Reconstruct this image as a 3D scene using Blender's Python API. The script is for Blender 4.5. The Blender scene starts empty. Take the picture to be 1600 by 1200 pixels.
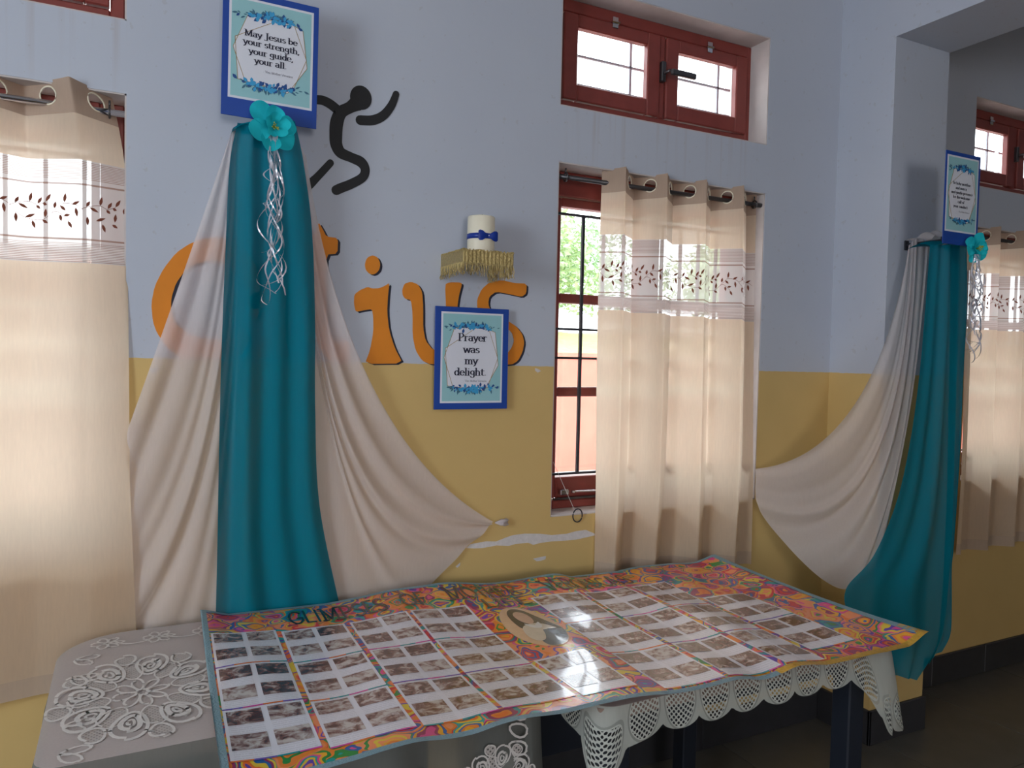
import bpy, math, random
import numpy as np
from mathutils import Vector, Matrix
R = random.Random(7)
PI = math.pi
scene = bpy.context.scene
C = scene.collection

# ------------------------------------------------------------------ camera
CAM = Vector((0, -2.25, 1.49))
YAW, PITCH, ROLL, FPX = .4694, -.0383, .0217, 1188.26
def _dir(r3, u3, fwd):
    r = r3 * math.cos(ROLL) - u3 * math.sin(ROLL); u = r3 * math.sin(ROLL) + u3 * math.cos(ROLL)
    d = fwd * math.cos(PITCH) - u * math.sin(PITCH); z = fwd * math.sin(PITCH) + u * math.cos(PITCH)
    return Vector((r * math.cos(YAW) + d * math.sin(YAW), -r * math.sin(YAW) + d * math.cos(YAW), z))
cr, cu, cf = _dir(1, 0, 0), _dir(0, 1, 0), _dir(0, 0, 1)
cam = bpy.data.objects.new('camera', bpy.data.cameras.new('camera')); C.objects.link(cam)
cam.matrix_world = Matrix(((cr.x, cu.x, -cf.x, CAM.x), (cr.y, cu.y, -cf.y, CAM.y), (cr.z, cu.z, -cf.z, CAM.z), (0, 0, 0, 1)))
cam.data.sensor_width = 36; cam.data.lens = FPX / 1600 * 36; cam.data.clip_start = .05; cam.data.clip_end = 300
scene.camera = cam
# ------------------------------------------------------------------ light
W = bpy.data.worlds.new('sky'); scene.world = W; W.use_nodes = True
bg = W.node_tree.nodes['Background']; bg.inputs[0].default_value = (.93, .97, 1, 1); bg.inputs[1].default_value = 5.6
def lamp(name, kind, loc, rot, energy, color, **kw):
    l = bpy.data.lights.new(name, kind); l.energy = energy; l.color = color
    for k, v in kw.items(): setattr(l, k, v)
    o = bpy.data.objects.new(name, l); C.objects.link(o); o.location = loc; o.rotation_euler = rot
    return o
lamp('sun', 'SUN', (0, 0, 8), (math.radians(38), 0, math.radians(25)), 2.5, (1, .95, .86), angle=.03)
# daylight coming in through the openings of the rest of the hall
lamp('daylight_side_door', 'AREA', (-2.78, -2.3, 1.75), (PI / 2, 0, -PI / 2), 50, (.72, .86, 1), shape='RECTANGLE', size=1.3, size_y=1.4)
lamp('daylight_rear_windows', 'AREA', (-.3, -5.98, 1.65), (PI / 2, 0, 0), 40, (1, .95, .96), shape='RECTANGLE', size=1.2, size_y=1.2)
vs = scene.view_settings
vs.view_transform = 'Standard'; vs.look = 'None'; vs.gamma = 1; vs.use_curve_mapping = False; vs.exposure = 0
scene.cycles.transparent_max_bounces = 14
scene.cycles.max_bounces = 6

# ------------------------------------------------------------------ helpers
def obj(name, verts, faces, m=None, parent=None, uv=None, smooth=False, uvf=None):
    me = bpy.data.meshes.new(name); me.from_pydata([tuple(v) for v in verts], [], [tuple(f) for f in faces]); me.update()
    if m: me.materials.append(m)
    if uv is not None:
        l = me.uv_layers.new(name='UVMap')
        for p in me.polygons:
            for li in p.loop_indices: l.data[li].uv = uv[me.loops[li].vertex_index]
    if smooth:
        for p in me.polygons: p.use_smooth = True
    o = bpy.data.objects.new(name, me); C.objects.link(o)
    if parent: o.parent = parent
    return o
def tag(o, label=None, cat=None, group=None, kind=None):
    if label: o['label'] = label
    if cat: o['category'] = cat
    if group: o['group'] = group
    if kind: o['kind'] = kind
    return o
def empty(name, loc=(0, 0, 0), rot=(0, 0, 0), label=None, cat=None, group=None, kind=None, parent=None):
    o = bpy.data.objects.new(name, None); C.objects.link(o); o.location = loc; o.rotation_euler = rot; o.empty_display_size = .05
    if parent: o.parent = parent
    return tag(o, label, cat, group, kind)
class MB:
    def __init__(s): s.v = []; s.f = []
    def add(s, v, f):
        n = len(s.v); s.v += [tuple(p) for p in v]; s.f += [tuple(i + n for i in q) for q in f]; return s
    def box(s, x0, x1, y0, y1, z0, z1, b=0):
        x0, x1 = sorted((x0, x1)); y0, y1 = sorted((y0, y1)); z0, z1 = sorted((z0, z1))
        if b <= 0:
            v = [(x, y, z) for x in (x0, x1) for y in (y0, y1) for z in (z0, z1)]
            return s.add(v, [(0, 1, 3, 2), (4, 6, 7, 5), (0, 4, 5, 1), (2, 3, 7, 6), (0, 2, 6, 4), (1, 5, 7, 3)])
        b = min(b, (x1 - x0) * .45, (y1 - y0) * .45, (z1 - z0) * .45)
        rings = []
        for z, i in ((z0, b), (z0 + b, 0), (z1 - b, 0), (z1, b)):
            rings.append([(x0 + i, y0 + i + (b if i == 0 else 0), z), (x0 + i + (b if i == 0 else 0), y0 + i, z), (x1 - i - (b if i == 0 else 0), y0 + i, z), (x1 - i, y0 + i + (b if i == 0 else 0), z),
                          (x1 - i, y1 - i - (b if i == 0 else 0), z), (x1 - i - (b if i == 0 else 0), y1 - i, z), (x0 + i + (b if i == 0 else 0), y1 - i, z), (x0 + i, y1 - i - (b if i == 0 else 0), z)])
        v = [p for r in rings for p in r]; f = []
        for k in range(3):
            for i in range(8): f.append((k * 8 + i, k * 8 + (i + 1) % 8, k * 8 + 8 + (i + 1) % 8, k * 8 + 8 + i))
        f += [tuple(range(7, -1, -1)), tuple(range(24, 32))]
        return s.add(v, f)
    def tube(s, pts, r, n=8, cap=True):
        pts = [Vector(p) for p in pts]; rr = r if isinstance(r, (list, tuple)) else [r] * len(pts); v = []; f = []
        up = Vector((0, 0, 1))
        for i, p in enumerate(pts):
            t = (pts[min(i + 1, len(pts) - 1)] - pts[max(i - 1, 0)]).normalized()
            a = t.cross(up if abs(t.z) < .95 else Vector((1, 0, 0))).normalized(); b = t.cross(a)
            for k in range(n):
                g = 2 * PI * k / n; v.append(p + (a * math.cos(g) + b * math.sin(g)) * rr[i])
        for i in range(len(pts) - 1):
            for k in range(n): f.append((i * n + k, i * n + (k + 1) % n, i * n + n + (k + 1) % n, i * n + n + k))
        if cap: f += [tuple(range(n - 1, -1, -1)), tuple(range((len(pts) - 1) * n, len(pts) * n))]
        return s.add(v, f)
    def lathe(s, prof, c, n=24):
        v = [(c[0] + r * math.cos(2 * PI * k / n), c[1] + r * math.sin(2 * PI * k / n), c[2] + z) for r, z in prof for k in range(n)]; f = []
        for i in range(len(prof) - 1):
            for k in range(n): f.append((i * n + k, i * n + (k + 1) % n, i * n + n + (k + 1) % n, i * n + n + k))
        f += [tuple(range(n - 1, -1, -1)), tuple(range((len(prof) - 1) * n, len(prof) * n))]
        return s.add(v, f)
    def build(s, name, m, parent=None, smooth=False): return obj(name, s.v, s.f, m, parent, smooth=smooth)
def grid(name, nu, nv, fn, m, parent=None, smooth=True, keep=None, uvfn=None):
    v = []; uv = []; f = []
    for j in range(nv + 1):
        for i in range(nu + 1):
            a, b = i / nu, j / nv; v.append(fn(a, b)); uv.append(uvfn(a, b) if uvfn else (a, b))
    for j in range(nv):
        for i in range(nu):
            if keep is None or keep((i + .5) / nu, (j + .5) / nv):
                k = j * (nu + 1) + i; f.append((k, k + 1, k + nu + 2, k + nu + 1))
    used = sorted({i for q in f for i in q}); mp = {o: n for n, o in enumerate(used)}
    return obj(name, [v[i] for i in used], [tuple(mp[i] for i in q) for q in f], m, parent, [uv[i] for i in used], smooth)
def prism(poly, y0, y1):
    """polygon in x,z extruded along y"""
    n = len(poly); v = [(x, y0, z) for x, z in poly] + [(x, y1, z) for x, z in poly]
    return v, [tuple(range(n)), tuple(range(2 * n - 1, n - 1, -1))] + [(i, i + n, (i + 1) % n + n, (i + 1) % n) for i in range(n)]
def smoothpoly(p, k=2, closed=True):
    for _ in range(k):
        q = []; n = len(p)
        for i in range(n):
            a, b = p[i], p[(i + 1) % n]
            q += [(a[0] * .75 + b[0] * .25, a[1] * .75 + b[1] * .25), (a[0] * .25 + b[0] * .75, a[1] * .25 + b[1] * .75)]
        p = q
    return p
def lerp(a, b, t): return tuple(x + (y - x) * t for x, y in zip(a, b))
def along(L, t):
    t = min(max(t, 0), 1) * (len(L) - 1); i = min(int(t), len(L) - 2); return lerp(L[i], L[i + 1], t - i)
def smooth_along(L, t):
    n = len(L); t = min(max(t, 0), 1) * (n - 1); i = min(int(t), n - 2); u = t - i
    p0, p1, p2, p3 = L[max(i - 1, 0)], L[i], L[i + 1], L[min(i + 2, n - 1)]
    return tuple(.5 * (2 * b + (c - a) * u + (2 * a - 5 * b + 4 * c - d) * u * u + (3 * b - a - 3 * c + d) * u ** 3) for a, b, c, d in zip(p0, p1, p2, p3))

# ------------------------------------------------------------------ materials
class NT:
    def __init__(s, name):
        s.m = bpy.data.materials.new(name); s.m.use_nodes = True; s.t = s.m.node_tree
        s.p = s.t.nodes['Principled BSDF']; s.o = s.t.nodes['Material Output']
    def n(s, kind, **kw):
        x = s.t.nodes.new('ShaderNode' + kind)
        for k, v in kw.items(): setattr(x, k, v)
        return x
    def l(s, a, b): s.t.links.new(a, b)
    def math(s, op, a, b=None, c=None):
        x = s.n('Math', operation=op)
        for i, q in enumerate((a, b, c)):
            if q is None: continue
            if isinstance(q, (int, float)): x.inputs[i].default_value = q
            else: s.l(q, x.inputs[i])
        return x.outputs[0]
    def mix(s, f, a, b):
        x = s.n('Mix', data_type='RGBA')
        for i, q in ((0, f), (6, a), (7, b)):
            if isinstance(q, (int, float)): x.inputs[i].default_value = q
            elif isinstance(q, tuple): x.inputs[i].default_value = q if len(q) == 4 else (*q, 1)
            else: s.l(q, x.inputs[i])
        return x.outputs[2]
    def noise(s, scale, detail=3, coord=None, rough=.55, dist=0):
        x = s.n('TexNoise'); x.inputs['Scale'].default_value = scale; x.inputs['Detail'].default_value = detail
        x.inputs['Roughness'].default_value = rough; x.inputs['Distortion'].default_value = dist
        if coord is not None: s.l(coord, x.inputs['Vector'])
        return x
    def ramp(s, f, stops, interp='LINEAR'):
        x = s.n('ValToRGB'); x.color_ramp.interpolation = interp; e = x.color_ramp.elements
        while len(e) < len(stops): e.new(.5)
        for q, (pos, c) in zip(e, stops): q.position = pos; q.color = (*c, 1) if len(c) == 3 else c
        s.l(f, x.inputs[0]); return x.outputs[0]
    def bump(s, h, strength=.2, dist=.01):
        b = s.n('Bump'); b.inputs['Strength'].default_value = strength; b.inputs['Distance'].default_value = dist
        s.l(h, b.inputs['Height']); s.l(b.outputs[0], s.p.inputs['Normal']); return b
def set_p(p, col=None, rough=.6, metal=0, spec=.5, coat=0):
    if col is not None: p.inputs['Base Color'].default_value = (*col, 1)
    p.inputs['Roughness'].default_value = rough; p.inputs['Metallic'].default_value = metal
    p.inputs['Specular IOR Level'].default_value = spec; p.inputs['Coat Weight'].default_value = coat
def plain(name, col, rough=.6, metal=0, spec=.5, var=.12, scale=30, bump=0, coat=0):
    s = NT(name); set_p(s.p, col, rough, metal, spec, coat)
    g = s.n('TexCoord'); nz = s.noise(scale, 3, g.outputs['Object'])
    s.l(s.mix(nz.outputs[0], tuple(c * (1 - var) for c in col), tuple(min(1, c * (1 + var)) for c in col)), s.p.inputs['Base Color'])
    if bump: s.bump(nz.outputs[0], bump)
    return s.m
def cloth(name, col, transp, transl, rough=.9, var=.06, weave=900, col_node=None):
    """woven fabric: part of the light passes the gaps, part glows through the yarn"""
    s = NT(name); s.t.nodes.remove(s.p)
    d = s.n('BsdfDiffuse'); tl = s.n('BsdfTranslucent'); tp = s.n('BsdfTransparent')
    g = s.n('TexCoord'); mp = s.n('Mapping'); mp.inputs['Scale'].default_value = (1, 1, .12); s.l(g.outputs['Object'], mp.inputs[0])
    nz = s.noise(weave * .2, 3, mp.outputs[0])
    c = s.mix(nz.outputs[0], tuple(x * (1 - var) for x in col), tuple(min(1, x * (1 + var)) for x in col))
    s.l(c, d.inputs[0]); s.l(c, tl.inputs[0])
    m1 = s.n('MixShader'); m1.inputs[0].default_value = transl; s.l(d.outputs[0], m1.inputs[1]); s.l(tl.outputs[0], m1.inputs[2])
    m2 = s.n('MixShader'); s.l(m1.outputs[0], m2.inputs[1]); s.l(tp.outputs[0], m2.inputs[2]); m2.inputs[0].default_value = transp
    s.l(m2.outputs[0], s.o.inputs[0]); s.m['_'] = 1
    return s.m, s, m2, (d, tl)

def wall_material():
    s = NT('painted_plaster'); set_p(s.p, rough=.75, spec=.3)
    g = s.n('NewGeometry'); sp = s.n('SeparateXYZ'); s.l(g.outputs['Position'], sp.inputs[0])
    big = s.noise(1.7, 4, g.outputs['Position']); fine = s.noise(38, 4, g.outputs['Position']); mid = s.noise(7, 5, g.outputs['Position'])
    grey = s.mix(big.outputs[0], (.455, .49, .58), (.545, .575, .645)); yel = s.mix(big.outputs[0], (.62, .43, .165), (.72, .51, .21))
    grey = s.mix(s.math('MULTIPLY', s.math('GREATER_THAN', fine.outputs[0], .66), .3), grey, (.40, .38, .38))
    yel = s.mix(s.math('MULTIPLY', mid.outputs[0], .35), yel, (.50, .33, .12))
    edge = s.math('ADD', s.math('ADD', sp.outputs[2], s.math('MULTIPLY', fine.outputs[0], .006)), s.math('MULTIPLY', sp.outputs[0], .006))
    col = s.mix(s.math('GREATER_THAN', edge, 1.464), yel, grey)
    # rusty run-off streaks below the ventilator sills
    st = s.n('Mapping'); st.inputs['Scale'].default_value = (26, 1, .9); s.l(g.outputs['Position'], st.inputs[0])
    sn = s.noise(1, 3, st.outputs[0]); band = s.math('MULTIPLY', s.math('SMOOTH_MIN', s.math('MULTIPLY', s.math('SUBTRACT', sp.outputs[2], 2.1), 5), 1, .1), s.math('LESS_THAN', sp.outputs[2], 2.345))
    band = s.math('MAXIMUM', band, 0)
    inx = s.math('COMPARE', sp.outputs[0], 1.78, .47); inx2 = s.math('COMPARE', sp.outputs[0], -.42, .42)
    msk = s.math('MULTIPLY', s.math('MULTIPLY', s.math('MINIMUM', s.math('MAXIMUM', s.math('MULTIPLY', s.math('SUBTRACT', sn.outputs[0], .52), 5), 0), 1), band), s.math('MAXIMUM', inx, inx2))
    col = s.mix(s.math('MULTIPLY', msk, .35), col, (.36, .25, .2))
    s.l(col, s.p.inputs['Base Color']); s.bump(mid.outputs[0], .25, .004)
    return s.m
M = {}
M['wall'] = wall_material()
M['white'] = plain('white_paint', (.62, .6, .58), .8, var=.1, scale=6)
M['reveal'] = plain('reveal_plaster', (.58, .52, .5), .85, var=.22, scale=9, bump=.1)
M['floor'] = plain('floor_tile', (.105, .098, .085), .35, var=.25, scale=9)
M['grout'] = plain('grout', (.05, .047, .042), .9)
M['skirt'] = plain('skirting_stone', (.035, .035, .04), .4, var=.3, scale=14)
M['maroon'] = plain('maroon_wood', (.23, .043, .034), .4, var=.25, scale=18)
M['iron'] = plain('black_iron', (.02, .02, .028), .5)
M['glarebar'] = plain('glare_paled_bar', (.42, .46, .52), .5)  # bars paled in colour, standing in for glare around them against the sky
M['steel'] = plain('chromed_steel', (.62, .62, .66), .18, 1, var=.05)
M['darksteel'] = plain('dark_steel', (.10, .095, .1), .35, .8)
M['orange'] = plain('orange_wall_paint', (.74, .235, .012), .7, var=.12, scale=12)
M['navyline'] = plain('navy_wall_paint', (.012, .016, .035), .7)
M['black'] = plain('black_wall_paint', (.012, .012, .014), .65, var=.3, scale=14)
M['patch'] = plain('bare_plaster', (.66, .62, .6), .9, var=.18, scale=60, bump=.4)
M['blue'] = plain('blue_card', (.005, .055, .33), .55, var=.06)
M['paper_teal'] = plain('pale_teal_print', (.30, .56, .60), .6, var=.05, scale=12)
M['paper'] = plain('white_print', (.72, .73, .8), .6, var=.03)
M['gold_ink'] = plain('gold_ink', (.36, .25, .10), .5)
M['ink'] = plain('navy_ink', (.012, .014, .04), .6)
M['greyink'] = plain('grey_ink', (.22, .22, .27), .6)
M['petal_a'] = plain('navy_petal_print', (.01, .07, .26), .6); M['petal_b'] = plain('blue_petal_print', (.04, .33, .62), .6); M['petal_c'] = plain('slate_leaf_print', (.05, .16, .24), .6)
M['gold'] = plain('gold_braid', (.50, .38, .16), .38, .55, var=.45, scale=160, bump=.5)
M['wax'] = plain('ivory_wax', (.83, .76, .60), .45, var=.04)
M['satin'] = plain('blue_satin', (.005, .035, .30), .35)
M['wick'] = plain('charred_wick', (.02, .015, .012), .9)
M['silver'] = plain('silver_ribbon', (.66, .65, .72), .28, .35, var=.2)
M['wood'] = plain('table_wood', (.30, .21, .17), .55, var=.25, scale=11)
M['tleg'] = plain('dark_table_leg', (.012, .016, .026), .45)
M['tape'] = plain('grey_blue_tape', (.22, .36, .42), .45, var=.2, scale=240, bump=.4)
M['goldtape'] = plain('gold_tape', (.70, .40, .04), .3, .4, var=.3, scale=120, bump=.3)

# cream curtain, sheer band, chiffons
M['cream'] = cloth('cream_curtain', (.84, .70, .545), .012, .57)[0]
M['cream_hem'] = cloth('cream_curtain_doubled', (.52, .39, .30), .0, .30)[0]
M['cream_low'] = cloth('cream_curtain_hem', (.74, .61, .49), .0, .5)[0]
def band_material():
    m, s, m2, (d, tl) = cloth('sheer_curtain_band', (.92, .87, .84), .26, .6)
    u = s.n('UVMap'); sp = s.n('SeparateXYZ'); s.l(u.outputs[0], sp.inputs[0]); v = sp.outputs[1]
    def rng(a, b): return s.math('MULTIPLY', s.math('GREATER_THAN', v, a), s.math('LESS_THAN', v, b))
    fine = s.math('GREATER_THAN', s.math('FRACT', s.math('MULTIPLY', v, 62)), .62)
    zones = s.math('ADD', s.math('ADD', rng(.81, .99), rng(.115, .205)), rng(.0, .17))
    thick = s.math('ADD', rng(.758, .776), rng(.222, .24))
    lines = s.math('MINIMUM', s.math('ADD', s.math('MULTIPLY', fine, zones), thick), 1)
    dense = rng(.025, .165)
    col = s.mix(lines, (.92, .87, .84), (.42, .29, .24)); s.l(col, d.inputs[0]); s.l(col, tl.inputs[0])
    tr = s.math('SUBTRACT', s.math('SUBTRACT', .27, s.math('MULTIPLY', lines, .20)), s.math('MULTIPLY', dense, .16))
    s.l(s.math('MAXIMUM', tr, .04), m2.inputs[0]); return m
M['band'] = band_material()
M['embroid'] = cloth('brown_embroidery', (.20, .07, .045), 0, .2)[0]
M['chiffon'] = cloth('white_chiffon', (.82, .745, .735), .32, .32)[0]
M['teal'] = cloth('teal_chiffon', (.002, .225, .32), .10, .28)[0]
M['flower'] = cloth('turquoise_fabric_petals', (.03, .66, .74), 0, .35)[0]
M['stamen'] = plain('yellow_green_stamens', (.45, .5, .1), .6)

def doodle_material():
    """felt-pen doodles: nested coloured outlines around random cells"""
    s = NT('felt_pen_doodles'); set_p(s.p, rough=.3, spec=.4, coat=.3); s.p.inputs['Coat Roughness'].default_value = .1
    u = s.n('UVMap'); nz = s.noise(9, 2, u.outputs[0]); off = s.n('VectorMath', operation='SCALE'); off.inputs[3].default_value = .10
    s.l(nz.outputs['Color'], off.inputs[0]); add = s.n('VectorMath', operation='ADD'); s.l(u.outputs[0], add.inputs[0]); s.l(off.outputs[0], add.inputs[1])
    vo = s.n('TexVoronoi'); vo.inputs['Scale'].default_value = 13; s.l(add.outputs[0], vo.inputs['Vector'])
    ve = s.n('TexVoronoi', feature='DISTANCE_TO_EDGE'); ve.inputs['Scale'].default_value = 13; s.l(add.outputs[0], ve.inputs['Vector'])
    sep = s.n('SeparateColor'); s.l(vo.outputs['Color'], sep.inputs[0])
    k = s.math('FLOOR', s.math('ADD', s.math('MULTIPLY', ve.outputs['Distance'], 9), s.math('MULTIPLY', s.math('SUBTRACT', .9, vo.outputs['Distance']), 6.5)))
    h = s.math('ADD', s.math('MULTIPLY', k, 3.713), s.math('MULTIPLY', s.math('FLOOR', s.math('MULTIPLY', sep.outputs[0], 40)), 1.37))
    wn = s.n('TexWhiteNoise', noise_dimensions='1D'); s.l(h, wn.inputs['W'])
    pal = [(.90, .17, .01), (.75, .02, .03), (.92, .42, .01), (.85, .07, .30), (.01, .34, .33), (.14, .05, .42), (.95, .30, .12), (.03, .28, .05), (.90, .24, .02), (.02, .12, .40), (.85, .60, .03), (.35, .02, .12)]
    col = s.ramp(wn.outputs['Value'], [(i / len(pal), c) for i, c in enumerate(pal)], 'CONSTANT')
    s.l(col, s.p.inputs['Base Color']); return s.m
M['doodle'] = doodle_material()
def stripes_material():
    s = NT('printed_page'); set_p(s.p, rough=.22, spec=.5, coat=.7); s.p.inputs['Coat Roughness'].default_value = .07
    u = s.n('UVMap'); sp = s.n('SeparateXYZ'); s.l(u.outputs[0], sp.inputs[0])
    ln = s.math('GREATER_THAN', s.math('FRACT', s.math('MULTIPLY', sp.outputs[1], 26)), .45)
    mp = s.n('Mapping'); mp.inputs['Scale'].default_value = (60, 26, 1); s.l(u.outputs[0], mp.inputs[0]); nz = s.noise(1, 2, mp.outputs[0])
    f = s.math('MULTIPLY', ln, s.math('MULTIPLY', s.math('GREATER_THAN', nz.outputs[0], .42), .32))
    xx = s.math('FRACT', s.math('MULTIPLY', sp.outputs[0], 2)); f = s.math('MULTIPLY', f, s.math('MULTIPLY', s.math('GREATER_THAN', xx, .08), s.math('LESS_THAN', xx, .92)))
    s.l(s.mix(f, (.88, .85, .92), (.52, .48, .52)), s.p.inputs['Base Color']); return s.m
M['page'] = stripes_material()
def photo_material(i):
    s = NT('sepia_photograph'); set_p(s.p, rough=.22, spec=.5, coat=.7); s.p.inputs['Coat Roughness'].default_value = .07
    u = s.n('UVMap'); o = s.n('ObjectInfo'); ad = s.n('VectorMath', operation='ADD'); s.l(u.outputs[0], ad.inputs[0])
    cmb = s.n('CombineXYZ'); s.l(s.math('MULTIPLY', o.outputs['Random'], 40), cmb.inputs[0]); s.l(s.math('MULTIPLY', o.outputs['Random'], 93), cmb.inputs[1]); s.l(cmb.outputs[0], ad.inputs[1])
    n1 = s.noise(2.6, 4, ad.outputs[0], .6, .6)
    f = s.math('ADD', n1.outputs[0], s.math('MULTIPLY', s.math('SUBTRACT', o.outputs['Random'], .5), .16))
    s.l(s.ramp(f, [(.37, (.085, .026, .026)), (.48, (.23, .105, .09)), (.55, (.42, .30, .27)), (.66, (.66, .58, .54))]), s.p.inputs['Base Color']); return s.m
M['photo'] = photo_material(0)
def lam(name, col):
    m = plain(name, col, .25, coat=.7, var=.1, scale=40); m.node_tree.nodes['Principled BSDF'].inputs['Coat Roughness'].default_value = .07; return m
M['pink_ln'] = lam('pen_line_pink', (.72, .08, .40)); M['teal_ln'] = lam('pen_line_teal', (.02, .33, .36)); M['or_ln'] = lam('pen_line_orange', (.85, .20, .03)); M['vio_ln'] = lam('pen_line_violet', (.2, .12, .5))
M['pencil'] = lam('black_pen', (.015, .012, .015))
M['oval'] = lam('orange_haze_print', (.80, .50, .30)); M['veil'] = lam('black_veil_print', (.03, .035, .045)); M['skin'] = lam('skin_print', (.68, .42, .31))
M['cape'] = lam('cream_cape_print', (.72, .60, .46)); M['robe'] = lam('blue_grey_robe_print', (.10, .14, .18)); M['coif'] = lam('white_coif_print', (.78, .74, .70))

def lace_net(name, col, base_t, holes, scale, thr, bri=.0):
    """knitted lace: fine net plus, where asked for, a regular pattern of open eyelets"""
    m, s, m2, (d, tl) = cloth(name, col, base_t, .25)
    if holes:
        u = s.n('UVMap'); vo = s.n('TexVoronoi', voronoi_dimensions='2D'); vo.inputs['Scale'].default_value = scale; vo.inputs['Randomness'].default_value = .0
        mp = s.n('Mapping'); mp.inputs['Rotation'].default_value = (0, 0, PI / 4); s.l(u.outputs[0], mp.inputs[0]); s.l(mp.outputs[0], vo.inputs['Vector'])
        h = s.math('LESS_THAN', vo.outputs['Distance'], thr)
        if holes == 'zone':   # solid rim along the hem, eyelets inside each scallop
            sp = s.n('SeparateXYZ'); s.l(u.outputs[0], sp.inputs[0])
            a = s.math('SUBTRACT', s.math('FRACT', s.math('DIVIDE', sp.outputs[0], .098)), .5)
            b = s.math('DIVIDE', s.math('SUBTRACT', sp.outputs[1], .052), .052)
            e = s.math('SQRT', s.math('ADD', s.math('POWER', s.math('MULTIPLY', a, 2.35), 2), s.math('POWER', b, 2)))
            h = s.math('MULTIPLY', h, s.math('LESS_THAN', e, .92))
            rim = s.math('COMPARE', e, 1.02, .05)
            solid = s.math('GREATER_THAN', e, 1.0)
            t = s.math('ADD', s.math('MULTIPLY', solid, .16), s.math('MULTIPLY', h, .98))
            t = s.math('MAXIMUM', t, s.math('MULTIPLY', rim, .4)); s.l(t, m2.inputs[0])
        else:
            s.l(s.math('MAXIMUM', base_t, s.math('MULTIPLY', h, .95)), m2.inputs[0])
    return m
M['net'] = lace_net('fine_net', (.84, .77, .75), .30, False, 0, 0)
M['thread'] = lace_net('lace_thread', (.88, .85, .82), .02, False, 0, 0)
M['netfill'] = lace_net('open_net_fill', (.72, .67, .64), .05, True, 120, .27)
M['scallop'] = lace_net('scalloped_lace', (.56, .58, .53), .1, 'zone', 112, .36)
M['shaded_net'] = lace_net('shaded_net_drop', (.26, .27, .25), .34, False, 0, 0)  # white lace darkened in its base colour, standing in for shade on the drop
# outdoors
M['ground'] = plain('concrete_yard', (.48, .46, .46), .9, var=.15, scale=2)
M['redwall'] = plain('red_boundary_paint', (.56, .17, .12), .85, var=.2, scale=3)
M['grass'] = plain('dry_grass', (.42, .42, .15), .95, var=.4, scale=6)
M['leaf'] = plain('leaf_green', (.30, .46, .25), .7, var=.3, scale=3); M['leaf2'] = plain('leaf_light_green', (.40, .53, .30), .7, var=.3, scale=3)
M['bark'] = plain('bark', (.16, .11, .07), .9)
M['pinkwall'] = plain('pink_house_wall', (.66, .44, .36), .85, var=.08)
M['lilac'] = plain('pale_shutter', (.55, .52, .56), .7)
g_ = NT('window_glass'); g_.t.nodes.remove(g_.p)
_t = g_.n('BsdfTransparent'); _g = g_.n('BsdfGlossy'); _g.inputs[1].default_value = .02; _x = g_.n('MixShader'); _x.inputs[0].default_value = .05
_t.inputs[0].default_value = (.95, .97, .98, 1)
g_.l(_t.outputs[0], _x.inputs[1]); g_.l(_g.outputs[0], _x.inputs[2]); g_.l(_x.outputs[0], g_.o.inputs[0]); M['glass'] = g_.m

# ------------------------------------------------------------------ the room
FZ = -.03; CZ = 3.25; XP0, XP1, YP, ZB = 2.6356, 2.959, -.2546, 2.745
LOW, TOP, UB, UT = .935, 2.147, 2.334, 2.749
# window openings (x0, x1) in the back wall
BAYS = [(-.945, -.002), (1.30, 2.2415), (3.55, 4.50)]
def wall_with_openings():
    m = MB(); xs = sorted({-2.8, 6.2, *[a for b in BAYS for a in b]}); xs[0] = -2.8
    zs = [FZ, LOW, TOP, UB, UT, CZ]; SH = .0
    for i in range(len(xs) - 1):
        opening = any(abs(xs[i] - b[0]) < 1e-6 for b in BAYS)
        for k in range(5):
            if opening and k in (1, 3): continue
            if not opening and k: continue
            m.box(xs[i], xs[i + 1], 0, .15, zs[k], zs[k + 1] if opening else CZ)
    return m
wb = tag(wall_with_openings().build('wall_back', M['wall']), 'grey and yellow painted plaster wall with window openings', kind='structure')
tag(MB().box(XP0, XP1, YP, 0, FZ, ZB).box(XP0, XP1, -6, 0, ZB, CZ).build('wall_pier', M['wall']), 'plaster pier carrying a ceiling beam', kind='structure')
ow = MB()
for a, b, in ((-2.8, BAYS[0][0]), (BAYS[0][1], BAYS[1][0]), (BAYS[1][1], BAYS[2][0]), (BAYS[2][1], 6.2)): ow.box(a, b, .151, .25, FZ, CZ)
for a, b in BAYS: ow.box(a, b, .151, .25, FZ, LOW - .01); ow.box(a, b, .151, .25, TOP + .03, UB - .02); ow.box(a, b, .151, .25, UT + .16, CZ)
tag(ow.build('wall_outer', M['white']), 'pale outer face of the window wall', kind='structure')
def wall_opening_panel(name, axis, pos, lo, hi, openings):
    m = MB(); cur = lo
    def seg(a, b, z0, z1):
        if axis == 'x': m.box(pos, pos - .2, a, b, z0, z1)
        else: m.box(a, b, pos, pos - .2, z0, z1)
    for a, b, z0, z1 in openings: seg(cur, a, FZ, CZ); seg(a, b, FZ, z0); seg(a, b, z1, CZ); cur = b
    seg(cur, hi, FZ, CZ); return tag(m.build(name, M['wall']), kind='structure')
wall_opening_panel('wall_left', 'x', -2.8, -6.2, .22, [(-2.95, -1.65, 1.05, 2.45)])
wall_opening_panel('wall_rear', 'y', -6.0, -3, 6.4, [(-.9, .3, 1.05, 2.25)])
tag(MB().box(6.2, 6.4, -6.2, .22, FZ, CZ).build('wall_right', M['wall']), kind='structure')
tag(MB().box(-3, 6.4, -6.2, .22, CZ, CZ + .15).build('ceiling', M['white']), kind='structure')
fl = tag(MB().box(-3, 6.4, -6.2, .15, FZ - .1, FZ - .004).build('floor', M['grout']), 'dark tiled floor', kind='structure')
T = .6; tile_mesh = None
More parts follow.
